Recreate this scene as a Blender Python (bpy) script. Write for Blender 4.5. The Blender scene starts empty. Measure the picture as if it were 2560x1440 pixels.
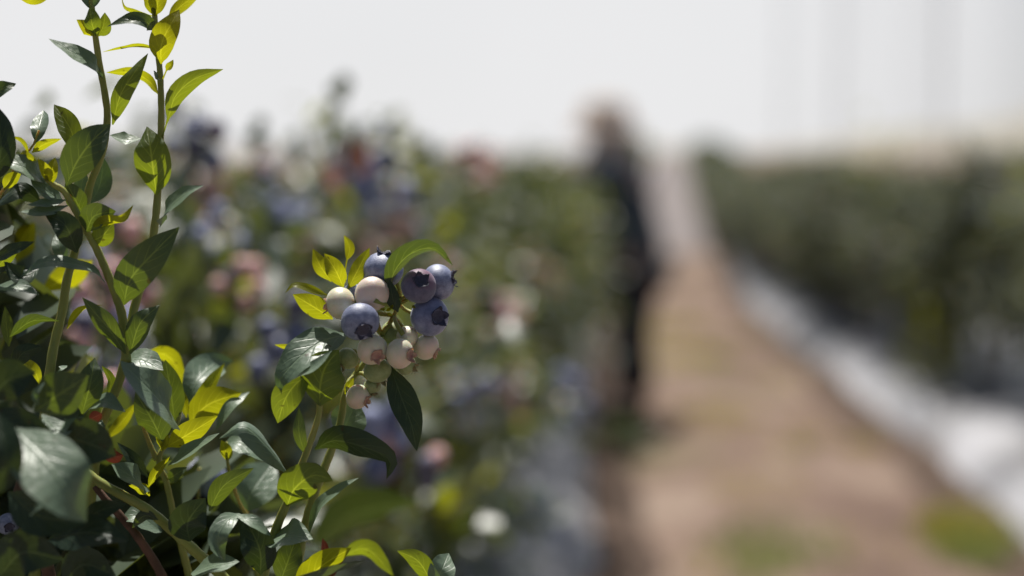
import bpy, math, random
import numpy as np
from mathutils import Vector, Matrix, Quaternion

random.seed(7)
RNG = np.random.default_rng(11)
sc = bpy.context.scene
COL = sc.collection

# ------------------------------------------------------------------ camera frame
F = 3556.0                       # focal length in pixels of a 2560 wide picture (50 mm on 36 mm)
CAM = Vector((0.0, 0.0, 1.23))
YAW, PIT = math.radians(3.22), math.radians(4.42)
sy, cy, sp, cp = math.sin(YAW), math.cos(YAW), math.sin(PIT), math.cos(PIT)
FWD = Vector((-sy * cp, cy * cp, -sp))
RGT = Vector((cy, sy, 0))
UPV = Vector((-sy * sp, cy * sp, cp))
D0 = 0.58                        # focus distance


def W(px, py, d):
    """world point seen at a pixel, at distance d along the optical axis"""
    return CAM + FWD * d + RGT * ((px - 1280) / F * d) - UPV * ((py - 720) / F * d)


def RAY(px, py):
    v = FWD + RGT * ((px - 1280) / F) - UPV * ((py - 720) / F)
    return v.normalized()


SUN_EL, SUN_AZ = math.radians(67), math.radians(-14)     # azimuth from +Y towards +X
SUN = Vector((math.sin(SUN_AZ) * math.cos(SUN_EL), math.cos(SUN_AZ) * math.cos(SUN_EL), math.sin(SUN_EL)))

# ------------------------------------------------------------------ helpers


def tag(o, label=None, cat=None, group=None, kind=None):
    if label: o['label'] = label
    if cat: o['category'] = cat
    if group: o['group'] = group
    if kind: o['kind'] = kind
    return o


def empty(name, loc, rz=0.0):
    o = bpy.data.objects.new(name, None)
    COL.objects.link(o)
    o.location = loc
    o.rotation_euler = (0, 0, rz)
    o.empty_display_size = 0.05
    return o


WLOC = {}                        # world origin of un-rotated parents


def mesh_obj(name, verts, faces, mats, parent=None, origin=None, uvs=None, smooth=True, fmat=None, tint=None):
    """one mesh object; verts are world points when origin is given (no rotated parents)"""
    org = Vector(origin) if origin is not None else Vector((0, 0, 0))
    me = bpy.data.meshes.new(name)
    va = np.array([tuple(v) for v in verts], dtype=float) - np.array(org)
    me.from_pydata(va.tolist(), [], faces)
    if not isinstance(mats, (list, tuple)): mats = [mats]
    for m in mats: me.materials.append(m)
    if fmat is not None:
        me.polygons.foreach_set('material_index', np.array(fmat, dtype=np.int32))
    if smooth:
        me.polygons.foreach_set('use_smooth', np.ones(len(me.polygons), dtype=bool))
    if uvs is not None:
        lay = me.uv_layers.new(name='UVMap')
        li = np.zeros(len(me.loops), dtype=np.int32)
        me.loops.foreach_get('vertex_index', li)
        lay.data.foreach_set('uv', np.array(uvs, dtype=np.float32)[li].ravel())
    if tint is not None:
        at = me.attributes.new('tint', 'FLOAT', 'POINT')
        at.data.foreach_set('value', np.array(tint, dtype=np.float32))
    me.update()
    o = bpy.data.objects.new(name, me)
    COL.objects.link(o)
    if parent is not None:
        o.parent = parent
        o.location = org - WLOC.get(parent.name, Vector((0, 0, 0)))
    else:
        o.location = org
    WLOC[o.name] = org.copy()
    return o


def catmull(pts, n):
    """n points along a Catmull-Rom curve; pts any-dimension arrays"""
    P = np.array(pts, dtype=float)
    if len(P) == 2:
        t = np.linspace(0, 1, n)[:, None]
        return P[0] * (1 - t) + P[1] * t
    E = np.vstack([2 * P[0] - P[1], P, 2 * P[-1] - P[-2]])
    seg = np.linalg.norm(np.diff(P, axis=0), axis=1)
    cum = np.concatenate([[0], np.cumsum(seg)])
    out = []
    for s in np.linspace(0, cum[-1], n):
        k = min(np.searchsorted(cum, s, side='right') - 1, len(P) - 2)
        u = (s - cum[k]) / max(seg[k], 1e-9)
        a, b, c, d = E[k], E[k + 1], E[k + 2], E[k + 3]
        out.append(0.5 * ((2 * b) + (c - a) * u + (2 * a - 5 * b + 4 * c - d) * u * u + (3 * b - a - 3 * c + d) * u ** 3))
    return np.array(out)


def tube_geo(pts, radii, seg=8, cap=True):
    P = np.array([tuple(p) for p in pts], dtype=float)
    n = len(P)
    R = np.array(radii, dtype=float) if hasattr(radii, '__len__') else np.full(n, radii)
    T = np.gradient(P, axis=0)
    T /= np.maximum(np.linalg.norm(T, axis=1)[:, None], 1e-9)
    ref = np.array([0.31, 0.87, 0.13])
    V, Fs = [], []
    A = None
    for i in range(n):
        if A is None:
            A = np.cross(T[i], ref)
        A = A - T[i] * np.dot(A, T[i])
        A /= max(np.linalg.norm(A), 1e-9)
        B = np.cross(T[i], A)
        for k in range(seg):
            a = 2 * math.pi * k / seg
            V.append(P[i] + R[i] * (math.cos(a) * A + math.sin(a) * B))
    for i in range(n - 1):
        for k in range(seg):
            k2 = (k + 1) % seg
            Fs.append((i * seg + k, i * seg + k2, (i + 1) * seg + k2, (i + 1) * seg + k))
    if cap:
        Fs.append(tuple(range(seg - 1, -1, -1)))
        Fs.append(tuple((n - 1) * seg + k for k in range(seg)))
    return V, Fs


class Bag:
    """collects pieces of one mesh"""
    def __init__(s): s.v, s.f, s.m, s.t = [], [], [], []
    def add(s, V, Fs, mi=0, tint=0.5):
        o = len(s.v)
        s.v.extend([tuple(v) for v in V])
        s.f.extend([tuple(i + o for i in f) for f in Fs])
        s.m.extend([mi] * len(Fs))
        s.t.extend([tint] * len(V))


# ------------------------------------------------------------------ materials


def new_mat(name):
    m = bpy.data.materials.new(name)
    m.use_nodes = True
    nt = m.node_tree
    nt.nodes.clear()
    out = nt.nodes.new('ShaderNodeOutputMaterial')
    return m, nt, out


def N(nt, typ, **kw):
    n = nt.nodes.new(typ)
    for k, v in kw.items():
        if k == 'op': n.operation = v
        elif k == 'ins':
            for kk, vv in v.items(): n.inputs[kk].default_value = vv
        else: setattr(n, k, v)
    return n


def math_n(nt, op, a, b=None, clamp=False):
    n = nt.nodes.new('ShaderNodeMath')
    n.operation = op
    n.use_clamp = clamp
    for i, x in enumerate((a, b)):
        if x is None: continue
        if isinstance(x, (int, float)): n.inputs[i].default_value = x
        else: nt.links.new(x, n.inputs[i])
    return n.outputs[0]


def mix_col(nt, fac, a, b):
    n = nt.nodes.new('ShaderNodeMix')
    n.data_type = 'RGBA'
    if isinstance(fac, (int, float)): n.inputs[0].default_value = fac
    else: nt.links.new(fac, n.inputs[0])
    for i, x in ((6, a), (7, b)):
        if isinstance(x, tuple): n.inputs[i].default_value = (*x, 1) if len(x) == 3 else x
        else: nt.links.new(x, n.inputs[i])
    return n.outputs[2]


def noise(nt, scale, detail=3.0, rough=0.55, coord='Object', dist=0.0):
    tc = nt.nodes.new('ShaderNodeTexCoord')
    n = nt.nodes.new('ShaderNodeTexNoise')
    n.inputs['Scale'].default_value = scale
    n.inputs['Detail'].default_value = detail
    n.inputs['Roughness'].default_value = rough
    n.inputs['Distortion'].default_value = dist
    nt.links.new(tc.outputs[coord], n.inputs['Vector'])
    return n.outputs['Fac']


def ramp(nt, fac, stops):
    n = nt.nodes.new('ShaderNodeValToRGB')
    el = n.color_ramp.elements
    while len(el) < len(stops): el.new(0.5)
    for e, (p, c) in zip(el, stops):
        e.position = p
        e.color = (*c, 1)
    nt.links.new(fac, n.inputs['Fac'])
    return n.outputs['Color']


def leaf_material(name, base, base2, trans, trans2, tw, rough=0.4, veins=True, spec=0.5, vein_tint=(0.3, 0.36, 0.1), wax=0.35):
    """waxy leaf: diffuse+gloss on both sides and light shining through; UV runs along and across the blade"""
    m, nt, out = new_mat(name)
    L = nt.links
    if veins:
        rnd = N(nt, 'ShaderNodeObjectInfo').outputs['Random']
    else:
        rnd = N(nt, 'ShaderNodeAttribute', attribute_name='tint').outputs['Fac']
    nz = noise(nt, 90 if veins else 40, 3)
    f = math_n(nt, 'ADD', math_n(nt, 'MULTIPLY', rnd, 0.7), math_n(nt, 'MULTIPLY', math_n(nt, 'SUBTRACT', nz, 0.35), 0.8), True)
    colb = mix_col(nt, f, base, base2)
    # pale waxy bloom in soft patches, as on a real blueberry leaf
    wx = math_n(nt, 'MULTIPLY', math_n(nt, 'MULTIPLY', noise(nt, 55 if veins else 25, 4, 0.6), 1.0), wax, True)
    colb = mix_col(nt, wx, colb, (0.17, 0.23, 0.19))
    colt = mix_col(nt, f, trans, trans2)
    pb = N(nt, 'ShaderNodeBsdfPrincipled')
    pb.inputs['Roughness'].default_value = rough
    pb.inputs['Specular IOR Level'].default_value = spec
    tr = N(nt, 'ShaderNodeBsdfTranslucent')
    if veins:
        uv = N(nt, 'ShaderNodeUVMap', uv_map='UVMap').outputs[0]
        sx = N(nt, 'ShaderNodeSeparateXYZ')
        L.new(uv, sx.inputs[0])
        u, v = sx.outputs[0], sx.outputs[1]
        av = math_n(nt, 'ABSOLUTE', math_n(nt, 'SUBTRACT', v, 0.5))          # 0 .. 0.5 across
        wob = math_n(nt, 'MULTIPLY', math_n(nt, 'SUBTRACT', noise(nt, 140, 2), 0.5), 0.35)
        ph = math_n(nt, 'ADD', math_n(nt, 'SUBTRACT', math_n(nt, 'MULTIPLY', u, 6.5), math_n(nt, 'MULTIPLY', av, 4.2)), wob)
        fr = math_n(nt, 'ABSOLUTE', math_n(nt, 'SUBTRACT', math_n(nt, 'FRACT', ph), 0.5))   # 0 on a side vein
        side = math_n(nt, 'SUBTRACT', 1.0, math_n(nt, 'MULTIPLY', fr, 11.0), True)
        side = math_n(nt, 'MULTIPLY', side, math_n(nt, 'SUBTRACT', 1.0, math_n(nt, 'MULTIPLY', av, 1.9), True))
        mid = math_n(nt, 'SUBTRACT', 1.0, math_n(nt, 'MULTIPLY', av, 26.0), True)
        vein = math_n(nt, 'MAXIMUM', mid, math_n(nt, 'MULTIPLY', side, 0.75))
        colb = mix_col(nt, math_n(nt, 'MULTIPLY', vein, 0.55), colb, vein_tint)
        colt = mix_col(nt, math_n(nt, 'MULTIPLY', vein, 0.6), colt, tuple(min(1, c * 1.9 + 0.03) for c in trans2))
        spot = ramp(nt, noise(nt, 260, 2, 0.5), [(0.70, (0, 0, 0)), (0.76, (1, 1, 1))])
        colb = mix_col(nt, math_n(nt, 'MULTIPLY', spot, 0.7), colb, (0.07, 0.045, 0.02))
        colt = mix_col(nt, math_n(nt, 'MULTIPLY', spot, 0.7), colt, (0.05, 0.03, 0.004))
        # fine quilting between the veins
        vt = N(nt, 'ShaderNodeTexVoronoi', ins={'Scale': 420.0})
        tc = N(nt, 'ShaderNodeTexCoord')
        L.new(tc.outputs['Object'], vt.inputs['Vector'])
        h = math_n(nt, 'SUBTRACT', math_n(nt, 'ADD', math_n(nt, 'MULTIPLY', vt.outputs['Distance'], 0.5), nz), math_n(nt, 'MULTIPLY', vein, 0.9))
        bp = N(nt, 'ShaderNodeBump', ins={'Strength': 0.32, 'Distance': 0.001})
        L.new(h, bp.inputs['Height'])
        L.new(bp.outputs[0], pb.inputs['Normal'])
    L.new(colb, pb.inputs['Base Color'])
    L.new(colt, tr.inputs['Color'])
    mx = N(nt, 'ShaderNodeMixShader', ins={0: tw})
    L.new(pb.outputs[0], mx.inputs[1])
    L.new(tr.outputs[0], mx.inputs[2])
    L.new(mx.outputs[0], out.inputs['Surface'])
    return m


def simple_mat(name, c1, c2, scale=30, rough=0.6, spec=0.4, bump=0.0, sss=0.0, dist=0.002, coord='Object'):
    m, nt, out = new_mat(name)
    pb = N(nt, 'ShaderNodeBsdfPrincipled', ins={'Roughness': rough, 'Specular IOR Level': spec})
    nz = noise(nt, scale, 4, coord=coord)
    nt.links.new(ramp(nt, nz, [(0.3, c1), (0.7, c2)]), pb.inputs['Base Color'])
    if bump:
        b = N(nt, 'ShaderNodeBump', ins={'Strength': bump, 'Distance': dist})
        nt.links.new(nz, b.inputs['Height'])
        nt.links.new(b.outputs[0], pb.inputs['Normal'])
    if sss:
        pb.inputs['Subsurface Weight'].default_value = sss
        pb.inputs['Subsurface Radius'].default_value = (1.0, 0.45, 0.2)
        pb.inputs['Subsurface Scale'].default_value = 0.004
    nt.links.new(pb.outputs[0], out.inputs['Surface'])
    return m


def berry_material(name, low, high, blush=None, rough=0.55, sss=0.0, spec=0.35, scale=2.2, blush_amt=0.7, sheen=0.15):
    """skin with patchy bloom; object coordinates run in berry radii, +Z at the calyx"""
    m, nt, out = new_mat(name)
    pb = N(nt, 'ShaderNodeBsdfPrincipled', ins={'Roughness': rough, 'Specular IOR Level': spec})
    n1 = noise(nt, scale, 5, 0.6, dist=0.4)
    n2 = noise(nt, scale * 7, 3, 0.6)
    f = math_n(nt, 'ADD', math_n(nt, 'MULTIPLY', n1, 0.75), math_n(nt, 'MULTIPLY', n2, 0.3))
    col = ramp(nt, f, [(0.36, low), (0.66, high)])
    if blush:
        tc = N(nt, 'ShaderNodeTexCoord')
        sx = N(nt, 'ShaderNodeSeparateXYZ')
        nt.links.new(tc.outputs['Object'], sx.inputs[0])
        g = math_n(nt, 'MULTIPLY', math_n(nt, 'ADD', math_n(nt, 'ADD', math_n(nt, 'MULTIPLY', sx.outputs[0], 0.6), math_n(nt, 'MULTIPLY', sx.outputs[2], 0.55)), math_n(nt, 'SUBTRACT', n1, 0.55)), blush_amt, True)
        col = mix_col(nt, g, col, blush)
    nt.links.new(col, pb.inputs['Base Color'])
    pb.inputs['Sheen Weight'].default_value = sheen          # powdery bloom
    pb.inputs['Sheen Roughness'].default_value = 0.45
    pb.inputs['Sheen Tint'].default_value = (0.85, 0.9, 1.0, 1)
    b = N(nt, 'ShaderNodeBump', ins={'Strength': 0.12, 'Distance': 0.05})
    nt.links.new(n2, b.inputs['Height'])
    nt.links.new(b.outputs[0], pb.inputs['Normal'])
    if sss:
        pb.inputs['Subsurface Weight'].default_value = sss
        pb.inputs['Subsurface Radius'].default_value = (1.0, 0.42, 0.18)
        pb.inputs['Subsurface Scale'].default_value = 0.0035
    nt.links.new(pb.outputs[0], out.inputs['Surface'])
    return m


M = {}
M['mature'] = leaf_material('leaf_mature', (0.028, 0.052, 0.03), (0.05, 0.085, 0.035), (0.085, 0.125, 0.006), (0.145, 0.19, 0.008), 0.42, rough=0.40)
M['shaded'] = leaf_material('leaf_shaded', (0.012, 0.026, 0.015), (0.022, 0.042, 0.02), (0.05, 0.08, 0.006), (0.08, 0.11, 0.008), 0.25, rough=0.4, spec=0.35, vein_tint=(0.08, 0.11, 0.06), wax=0.12)  # darker copy of the mature leaf, shade put into its colour
M['wax'] = leaf_material('leaf_waxy_sunlit', (0.09, 0.14, 0.075), (0.155, 0.215, 0.125), (0.1, 0.18, 0.02), (0.16, 0.24, 0.025), 0.25, rough=0.43, spec=0.6, vein_tint=(0.2, 0.27, 0.18), wax=0.7)  # waxy bloom and sunlight on the upper face, both in the paler colour
M['green'] = leaf_material('leaf_light_green', (0.06, 0.10, 0.02), (0.09, 0.14, 0.025), (0.18, 0.23, 0.005), (0.27, 0.31, 0.006), 0.55, rough=0.42)
M['young'] = leaf_material('leaf_young', (0.16, 0.17, 0.012), (0.22, 0.2, 0.012), (0.30, 0.32, 0.005), (0.43, 0.42, 0.005), 0.66, rough=0.45, vein_tint=(0.3, 0.3, 0.04), wax=0.1)
M['red'] = leaf_material('leaf_red', (0.16, 0.025, 0.018), (0.22, 0.05, 0.02), (0.07, 0.012, 0.006), (0.10, 0.02, 0.008), 0.4, rough=0.5, vein_tint=(0.4, 0.2, 0.06), wax=0.05)
M['stem'] = simple_mat('stem_green', (0.19, 0.22, 0.045), (0.28, 0.31, 0.08), 60, 0.5, 0.4, 0.2, sss=0.35)
M['wood'] = simple_mat('stem_woody', (0.06, 0.035, 0.022), (0.17, 0.09, 0.06), 120, 0.7, 0.3, 0.6)
M['bg_leaf'] = leaf_material('bush_leaf', (0.018, 0.03, 0.015), (0.065, 0.085, 0.042), (0.075, 0.105, 0.012), (0.18, 0.21, 0.02), 0.31, rough=0.39, veins=False, spec=0.6, wax=0.5)
M['hazed_leaf'] = leaf_material('hazed_leaf', (0.045, 0.052, 0.042), (0.15, 0.155, 0.13), (0.08, 0.09, 0.03), (0.15, 0.16, 0.05), 0.27, rough=0.58, veins=False, spec=0.4, wax=0.6)  # bush leaf washed out to grey, veiling haze mixed into the colour
M['bg_young'] = leaf_material('bush_leaf_young', (0.14, 0.16, 0.02), (0.2, 0.2, 0.02), (0.28, 0.30, 0.012), (0.36, 0.36, 0.012), 0.5, rough=0.45, veins=False, wax=0.1)
M['bg_red'] = leaf_material('bush_leaf_red', (0.42, 0.17, 0.13), (0.5, 0.22, 0.16), (0.42, 0.14, 0.09), (0.5, 0.18, 0.1), 0.4, rough=0.45, veins=False, wax=0.1)
M['blue'] = berry_material('berry_ripe', (0.06, 0.075, 0.165), (0.26, 0.29, 0.43), None, 0.5, 0.0, 1.0, sheen=0.12)
M['bloom'] = berry_material('berry_ripe_sunlit', (0.12, 0.14, 0.29), (0.42, 0.46, 0.66), None, 0.58, 0.0, 0.5, sheen=0.2)  # brighter copy of the ripe berry for the rows, sunlight in its colour
M['purple'] = berry_material('berry_purple', (0.065, 0.06, 0.11), (0.13, 0.125, 0.19), (0.19, 0.05, 0.09), 0.5, 0.0, 0.4, blush_amt=0.9, sheen=0.3)  # purple skin, darkened to paint the shade of the leaf above
M['navy'] = berry_material('berry_dark', (0.09, 0.105, 0.2), (0.2, 0.22, 0.35), None, 0.36, 0.0, 0.5, sheen=0.3)
M['pale'] = berry_material('berry_unripe', (0.58, 0.57, 0.38), (0.70, 0.66, 0.50), (0.68, 0.38, 0.34), 0.45, 0.5, 0.9, blush_amt=0.6)
M['pink'] = berry_material('berry_blushed', (0.66, 0.54, 0.44), (0.74, 0.62, 0.53), (0.72, 0.40, 0.36), 0.45, 0.5, 0.9, blush_amt=1.0)
M['rosy'] = berry_material('berry_rosy', (0.66, 0.36, 0.33), (0.74, 0.46, 0.43), None, 0.5, 0.3, 0.45)
M['greenb'] = berry_material('berry_green', (0.22, 0.27, 0.10), (0.32, 0.37, 0.17), None, 0.5, 0.35, 0.35)
M['cal_blue'] = simple_mat('calyx_dark', (0.025, 0.025, 0.045), (0.06, 0.06, 0.10), 4, 0.6)
M['cal_red'] = simple_mat('calyx_red', (0.26, 0.10, 0.09), (0.50, 0.34, 0.25), 2.5, 0.55, sss=0.2)
M['cal_green'] = simple_mat('calyx_green', (0.18, 0.16, 0.06), (0.3, 0.24, 0.12), 4, 0.6)

# ------------------------------------------------------------------ foreground leaf builder


def cam_pt(px, py, dz):
    d = D0 + dz / 1000.0
    return np.array([(px - 1280) / F * d, -(py - 720) / F * d, -d])


def to_world(c):
    return CAM + RGT * float(c[0]) + UPV * float(c[1]) - FWD * float(c[2])


NL, NW = 15, 8


SC = np.array([SUN.dot(RGT), SUN.dot(UPV), -SUN.dot(FWD)])    # the sun in camera axes


def leaf_geo(pts, w, r, fold=0.22, pet=0.04, twist=0.0, curl=0.0, point=1.0, lit=0.0):
    """pts: pixel x, y and depth offset in mm along the midrib from base to tip; w: full blade width in
    pixels; r: tilt of the blade about its midrib (degrees, >0 shows the upper face)"""
    C = np.array([cam_pt(p[0], p[1], p[2] if len(p) > 2 else 0.0) for p in pts])
    S = catmull(C, NL)
    d = -S[:, 2]
    T = np.gradient(S, axis=0)
    T /= np.linalg.norm(T, axis=1)[:, None]
    tot = S[-1] - S[0]
    s = 1.0
    if abs(tot[0]) >= 0.6 * abs(tot[1]):
        if tot[0] < 0: s = -1.0                       # keep the perpendicular pointing up
    else:
        if tot[1] > 0: s = -1.0                       # ... or to the right
    V, UV = [], []
    seed = random.random() * 10
    for i in range(NL):
        t = i / (NL - 1)
        te = max(0.0, (t - pet) / (1 - pet))
        prof = (math.sin(math.pi * te ** 0.86)) ** (0.78 if te < 0.5 else 0.78 + 0.35 * point * (te - 0.5)) if 0 < te < 1 else 0.0
        hw = max(w * 0.5 * prof, 1.9 if i < NL - 1 else 0.3) / F * d[i]
        perp = s * np.array([-T[i][1], T[i][0], 0.0])
        nn = np.linalg.norm(perp)
        perp = perp / nn if nn > 1e-4 else np.array([0, 1.0, 0])
        a = math.radians(r + twist * (t - 0.4))
        Lv = math.cos(a) * perp + math.sin(a) * np.array([0, 0, -1.0])
        Lv -= T[i] * np.dot(Lv, T[i])
        Lv /= max(np.linalg.norm(Lv), 1e-6)
        if lit:                                        # blade turned to the sun: its upper face glints
            HC = SC - S[i] / np.linalg.norm(S[i])     # half way between sun and viewer
            HC /= np.linalg.norm(HC)
            Nh = HC - T[i] * np.dot(HC, T[i])
            Lh = np.cross(Nh / np.linalg.norm(Nh), T[i])
            if np.dot(Lh, Lv) < 0: Lh = -Lh
            Lv = Lv * (1 - lit) + Lh * lit
            Lv /= np.linalg.norm(Lv)
            hw *= min(2.2, 1 / max(0.3, math.hypot(Lv[0], Lv[1])))
        Nv = np.cross(T[i], Lv)
        if Nv[2] < 0: Nv = -Nv                         # towards the viewer
        sg = 1.0 if r >= 0 else -1.0
        for j in range(NW + 1):
            u = -1 + 2 * j / NW
            h = fold * (abs(u) ** 1.4) - curl * u * u * u * u
            rip = (0.09 * math.sin(8 * t + seed + (2.2 if u > 0 else 0)) + 0.05 * math.sin(19 * t + seed * 3 + (1.1 if u > 0 else 0))) * u * u * min(1, 4 * t)
            V.append(to_world(S[i] + Lv * u * hw * (1 - 0.04 * abs(fold)) + Nv * sg * (h + rip) * hw))
            UV.append((t, 0.5 + 0.5 * u))
    Fs = []
    for i in range(NL - 1):
        for j in range(NW):
            a = i * (NW + 1) + j
            Fs.append((a, a + 1, a + NW + 2, a + NW + 1))
    return V, Fs, UV


def leaf(stem, kind, pts, w, r=0, **kw):
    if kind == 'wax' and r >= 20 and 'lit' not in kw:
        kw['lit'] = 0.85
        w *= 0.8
    if 'twist' not in kw: kw['twist'] = random.uniform(-22, 22)
    V, Fs, UV = leaf_geo(pts, w, r, **kw)
    base = to_world(cam_pt(pts[0][0], pts[0][1], pts[0][2] if len(pts[0]) > 2 else 0.0))
    return mesh_obj('leaf', V, Fs, M[kind], stem, base, UV)


# ------------------------------------------------------------------ the bush in focus
ROOT = Vector((-0.30, 0.62, 0.2))
bush = empty('blueberry_bush', ROOT)
WLOC[bush.name] = ROOT.copy()
tag(bush, 'sharp blueberry bush in front with upright shoots and a cluster of ripe and unripe berries', 'bush')


def stem(pts, w0, w1, mat='stem', to_root=None, seg=10, name='stem', n=None):
    """pixel polyline with depth offsets; widths in pixels at its two ends; optionally run on down to the root"""
    C = np.array([cam_pt(p[0], p[1], p[2] if len(p) > 2 else 0.0) for p in pts])
    Wp = [to_world(c) for c in C]
    nn = n or max(6, 5 * len(pts))
    S = catmull([tuple(p) for p in Wp], nn)
    rad = np.linspace(w0, w1, nn) / 2 / F * D0
    rad = rad * (1 + 0.05 * np.sin(np.arange(nn) * 2.1))
    if to_root is not None:
        a = S[-1]
        dirv = S[-1] - S[-3]
        dirv /= np.linalg.norm(dirv)
        end = np.array(ROOT + Vector(to_root))
        q = catmull([a, a + dirv * 0.08, (a + dirv * 0.12) * 0.45 + end * 0.55, end], 14)
        S = np.vstack([S, q[1:]])
        rad = np.concatenate([rad, np.linspace(w1, w1 * 1.7, 13) / 2 / F * D0])
    V, Fs = tube_geo(S, rad, seg)
    org = Vector(S[-1])
    return mesh_obj(name, V, Fs, M[mat], bush, org)


S1 = stem([(222, -60, 4), (232, 40), (247, 150), (263, 240), (268, 300, 2), (256, 380, 4), (226, 460, 6), (210, 540, 8), (184, 640, 8), (167, 700, 6), (155, 780, 4), (135, 863, 2), (124, 935, 0), (112, 1040, 6), (100, 1180, 10), (85, 1460, 16)], 14, 30, to_root=(0.01, -0.01, 0))
S2 = stem([(384, -20, 6), (388, 60, 5), (395, 130, 4), (401, 200, 3), (403, 300, 2), (399, 380, 4), (393, 500, 4), (383, 590, 4), (370, 650, 5), (353, 713, 5), (333, 780, 4), (320, 863, 3), (305, 930, 3), (285, 985, 3), (262, 1040, 4), (246, 1085, 8), (232, 1200, 14), (200, 1460, 24)], 13, 30, to_root=(0.02, 0.0, 0))
S3 = stem([(116, 445, -8), (134, 462, -8), (163, 482, -7), (200, 547, -5), (230, 600, -4), (253, 647, -3), (283, 720, -1), (303, 780, 0), (313, 847, 2), (316, 905, 3)], 15, 25)
S4 = stem([(97, 325, -6), (80, 368, -6), (52, 392, -6), (20, 455, -4), (-30, 560, 0), (-60, 800, 10)], 5, 14)
S5 = stem([(452, 975, 20), (448, 1040, 18), (425, 1100, 14), (402, 1130, 12), (398, 1165, 12), (412, 1195, 14), (424, 1240, 16), (436, 1300, 18), (455, 1370, 20), (480, 1470, 24)], 10, 22, to_root=(0.05, 0.0, 0))
S5b = stem([(345, 1030, 8), (368, 1095, 10), (392, 1150, 12)], 7, 15)
S6 = stem([(215, 1180, -12), (255, 1210, -12), (310, 1240, -10), (370, 1275, -6), (430, 1325, 0), (490, 1380, 6), (545, 1430, 12), (600, 1500, 18)], 22, 30, to_root=(0.06, 0.0, 0))
S7 = stem([(238, 1215, 6), (265, 1250, 6), (310, 1300, 8), (350, 1350, 10), (400, 1430, 12), (440, 1520, 16)], 18, 26, 'wood', to_root=(0.04, 0.01, 0))
S7b = stem([(60, 1180, -20), (45, 1260, -18), (70, 1330, -14), (110, 1390, -10), (130, 1480, -6)], 26, 34, 'wood', to_root=(0.03, -0.02, 0))
S8 = stem([(990, 700, 6), (1000, 740, 8), (984, 790, 8), (955, 838, 8), (925, 890, 10), (890, 935, 10), (866, 975, 8), (852, 1050, 8), (838, 1100, 8), (820, 1148, 8), (789, 1226, 10), (766, 1305, 12), (750, 1369, 14), (735, 1470, 18)], 10, 30, to_root=(0.09, 0.0, 0))
S9 = stem([(802, 925, -6), (799, 1010, -5), (795, 1046, -5), (774, 1110, -4), (753, 1165, -3), (716, 1260, -2), (691, 1320, -1), (669, 1388, 0), (650, 1480, 4)], 12, 28, to_root=(0.08, -0.01, 0))
S10 = stem([(566, 1105, 22), (567, 1140, 22), (576, 1190, 24), (600, 1260, 30), (640, 1330, 36), (660, 1470, 40)], 7, 14, to_root=(0.08, 0.01, 0))
S11 = stem([(614, 1275, 46), (620, 1330, 46), (650, 1470, 48)], 9, 16)
S12 = stem([(1096, 1440, 0), (1085, 1475, 2), (1060, 1560, 4)], 8, 16, to_root=(0.14, -0.01, 0))
S13 = stem([(500, 1170, 60), (495, 1235, 62), (505, 1330, 64), (540, 1480, 66)], 8, 14)

# --- leaves on the first upright shoot
leaf(S1, 'young', [(130, -14, 10), (80, 0, 6), (36, -12, 4)], 26, -25)
leaf(S1, 'young', [(242, 92), (222, 75, -4), (191, 49, -4)], 40, -20, fold=0.35)
leaf(S1, 'green', [(245, 90), (258, 65, -3), (262, 31, -4)], 40, -10, fold=0.35)
leaf(S1, 'green', [(240, 90, -3), (229, 55, -8), (226, 13, -6)], 44, 0, fold=-0.3)
leaf(S1, 'wax', [(230, 22), (242, 0), (246, -40)], 22, 20)
leaf(S1, 'wax', [(228, 25), (214, 0), (196, -40)], 22, 20)
leaf(S1, 'wax', [(255, 200), (241, 166, -6), (194, 137, -10), (122, 97, -12)], 52, 46, fold=0.15)
leaf(S1, 'green', [(281, 312, 1), (300, 240, -6), (330, 190, -8), (370, 133, -4)], 52, -8, fold=0.2)
leaf(S1, 'mature', [(166, 464, -10), (192, 405, -14), (232, 350, -14), (276, 310, -8)], 92, -6, fold=-0.12, twist=-30)
leaf(S1, 'green', [(192, 385), (176, 322, 2), (135, 261, 8)], 58, 0, fold=0.2)
leaf(S1, 'wax', [(224, 510, 10), (250, 462, 14), (259, 392, 16)], 58, 14)
leaf(S1, 'wax', [(213, 512, 6), (204, 468, 8), (214, 425, 10)], 40, 14)
leaf(S1, 'wax', [(160, 662, 2), (150, 622, 0), (145, 576, 6)], 38, 18)
leaf(S1, 'young', [(167, 822, 2), (192, 783, -2), (215, 768, -4), (256, 763, -4)], 22, -55)
leaf(S1, 'shaded', [(34, 922), (56, 884, -4), (106, 866, -4)], 46, -8)
leaf(S1, 'young', [(100, 964, 2), (84, 925, 0), (44, 902, 6)], 34, -15)
leaf(S1, 'wax', [(138, 938, 2), (152, 922), (168, 914, 6)], 22, 55)
leaf(S1, 'mature', [(25, 842, 4), (80, 803, 0), (150, 803, 0)], 40, -50, fold=0.3)
leaf(S1, 'green', [(22, 866, 4), (16, 815, 6), (12, 765, 8)], 32, -5)

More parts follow.
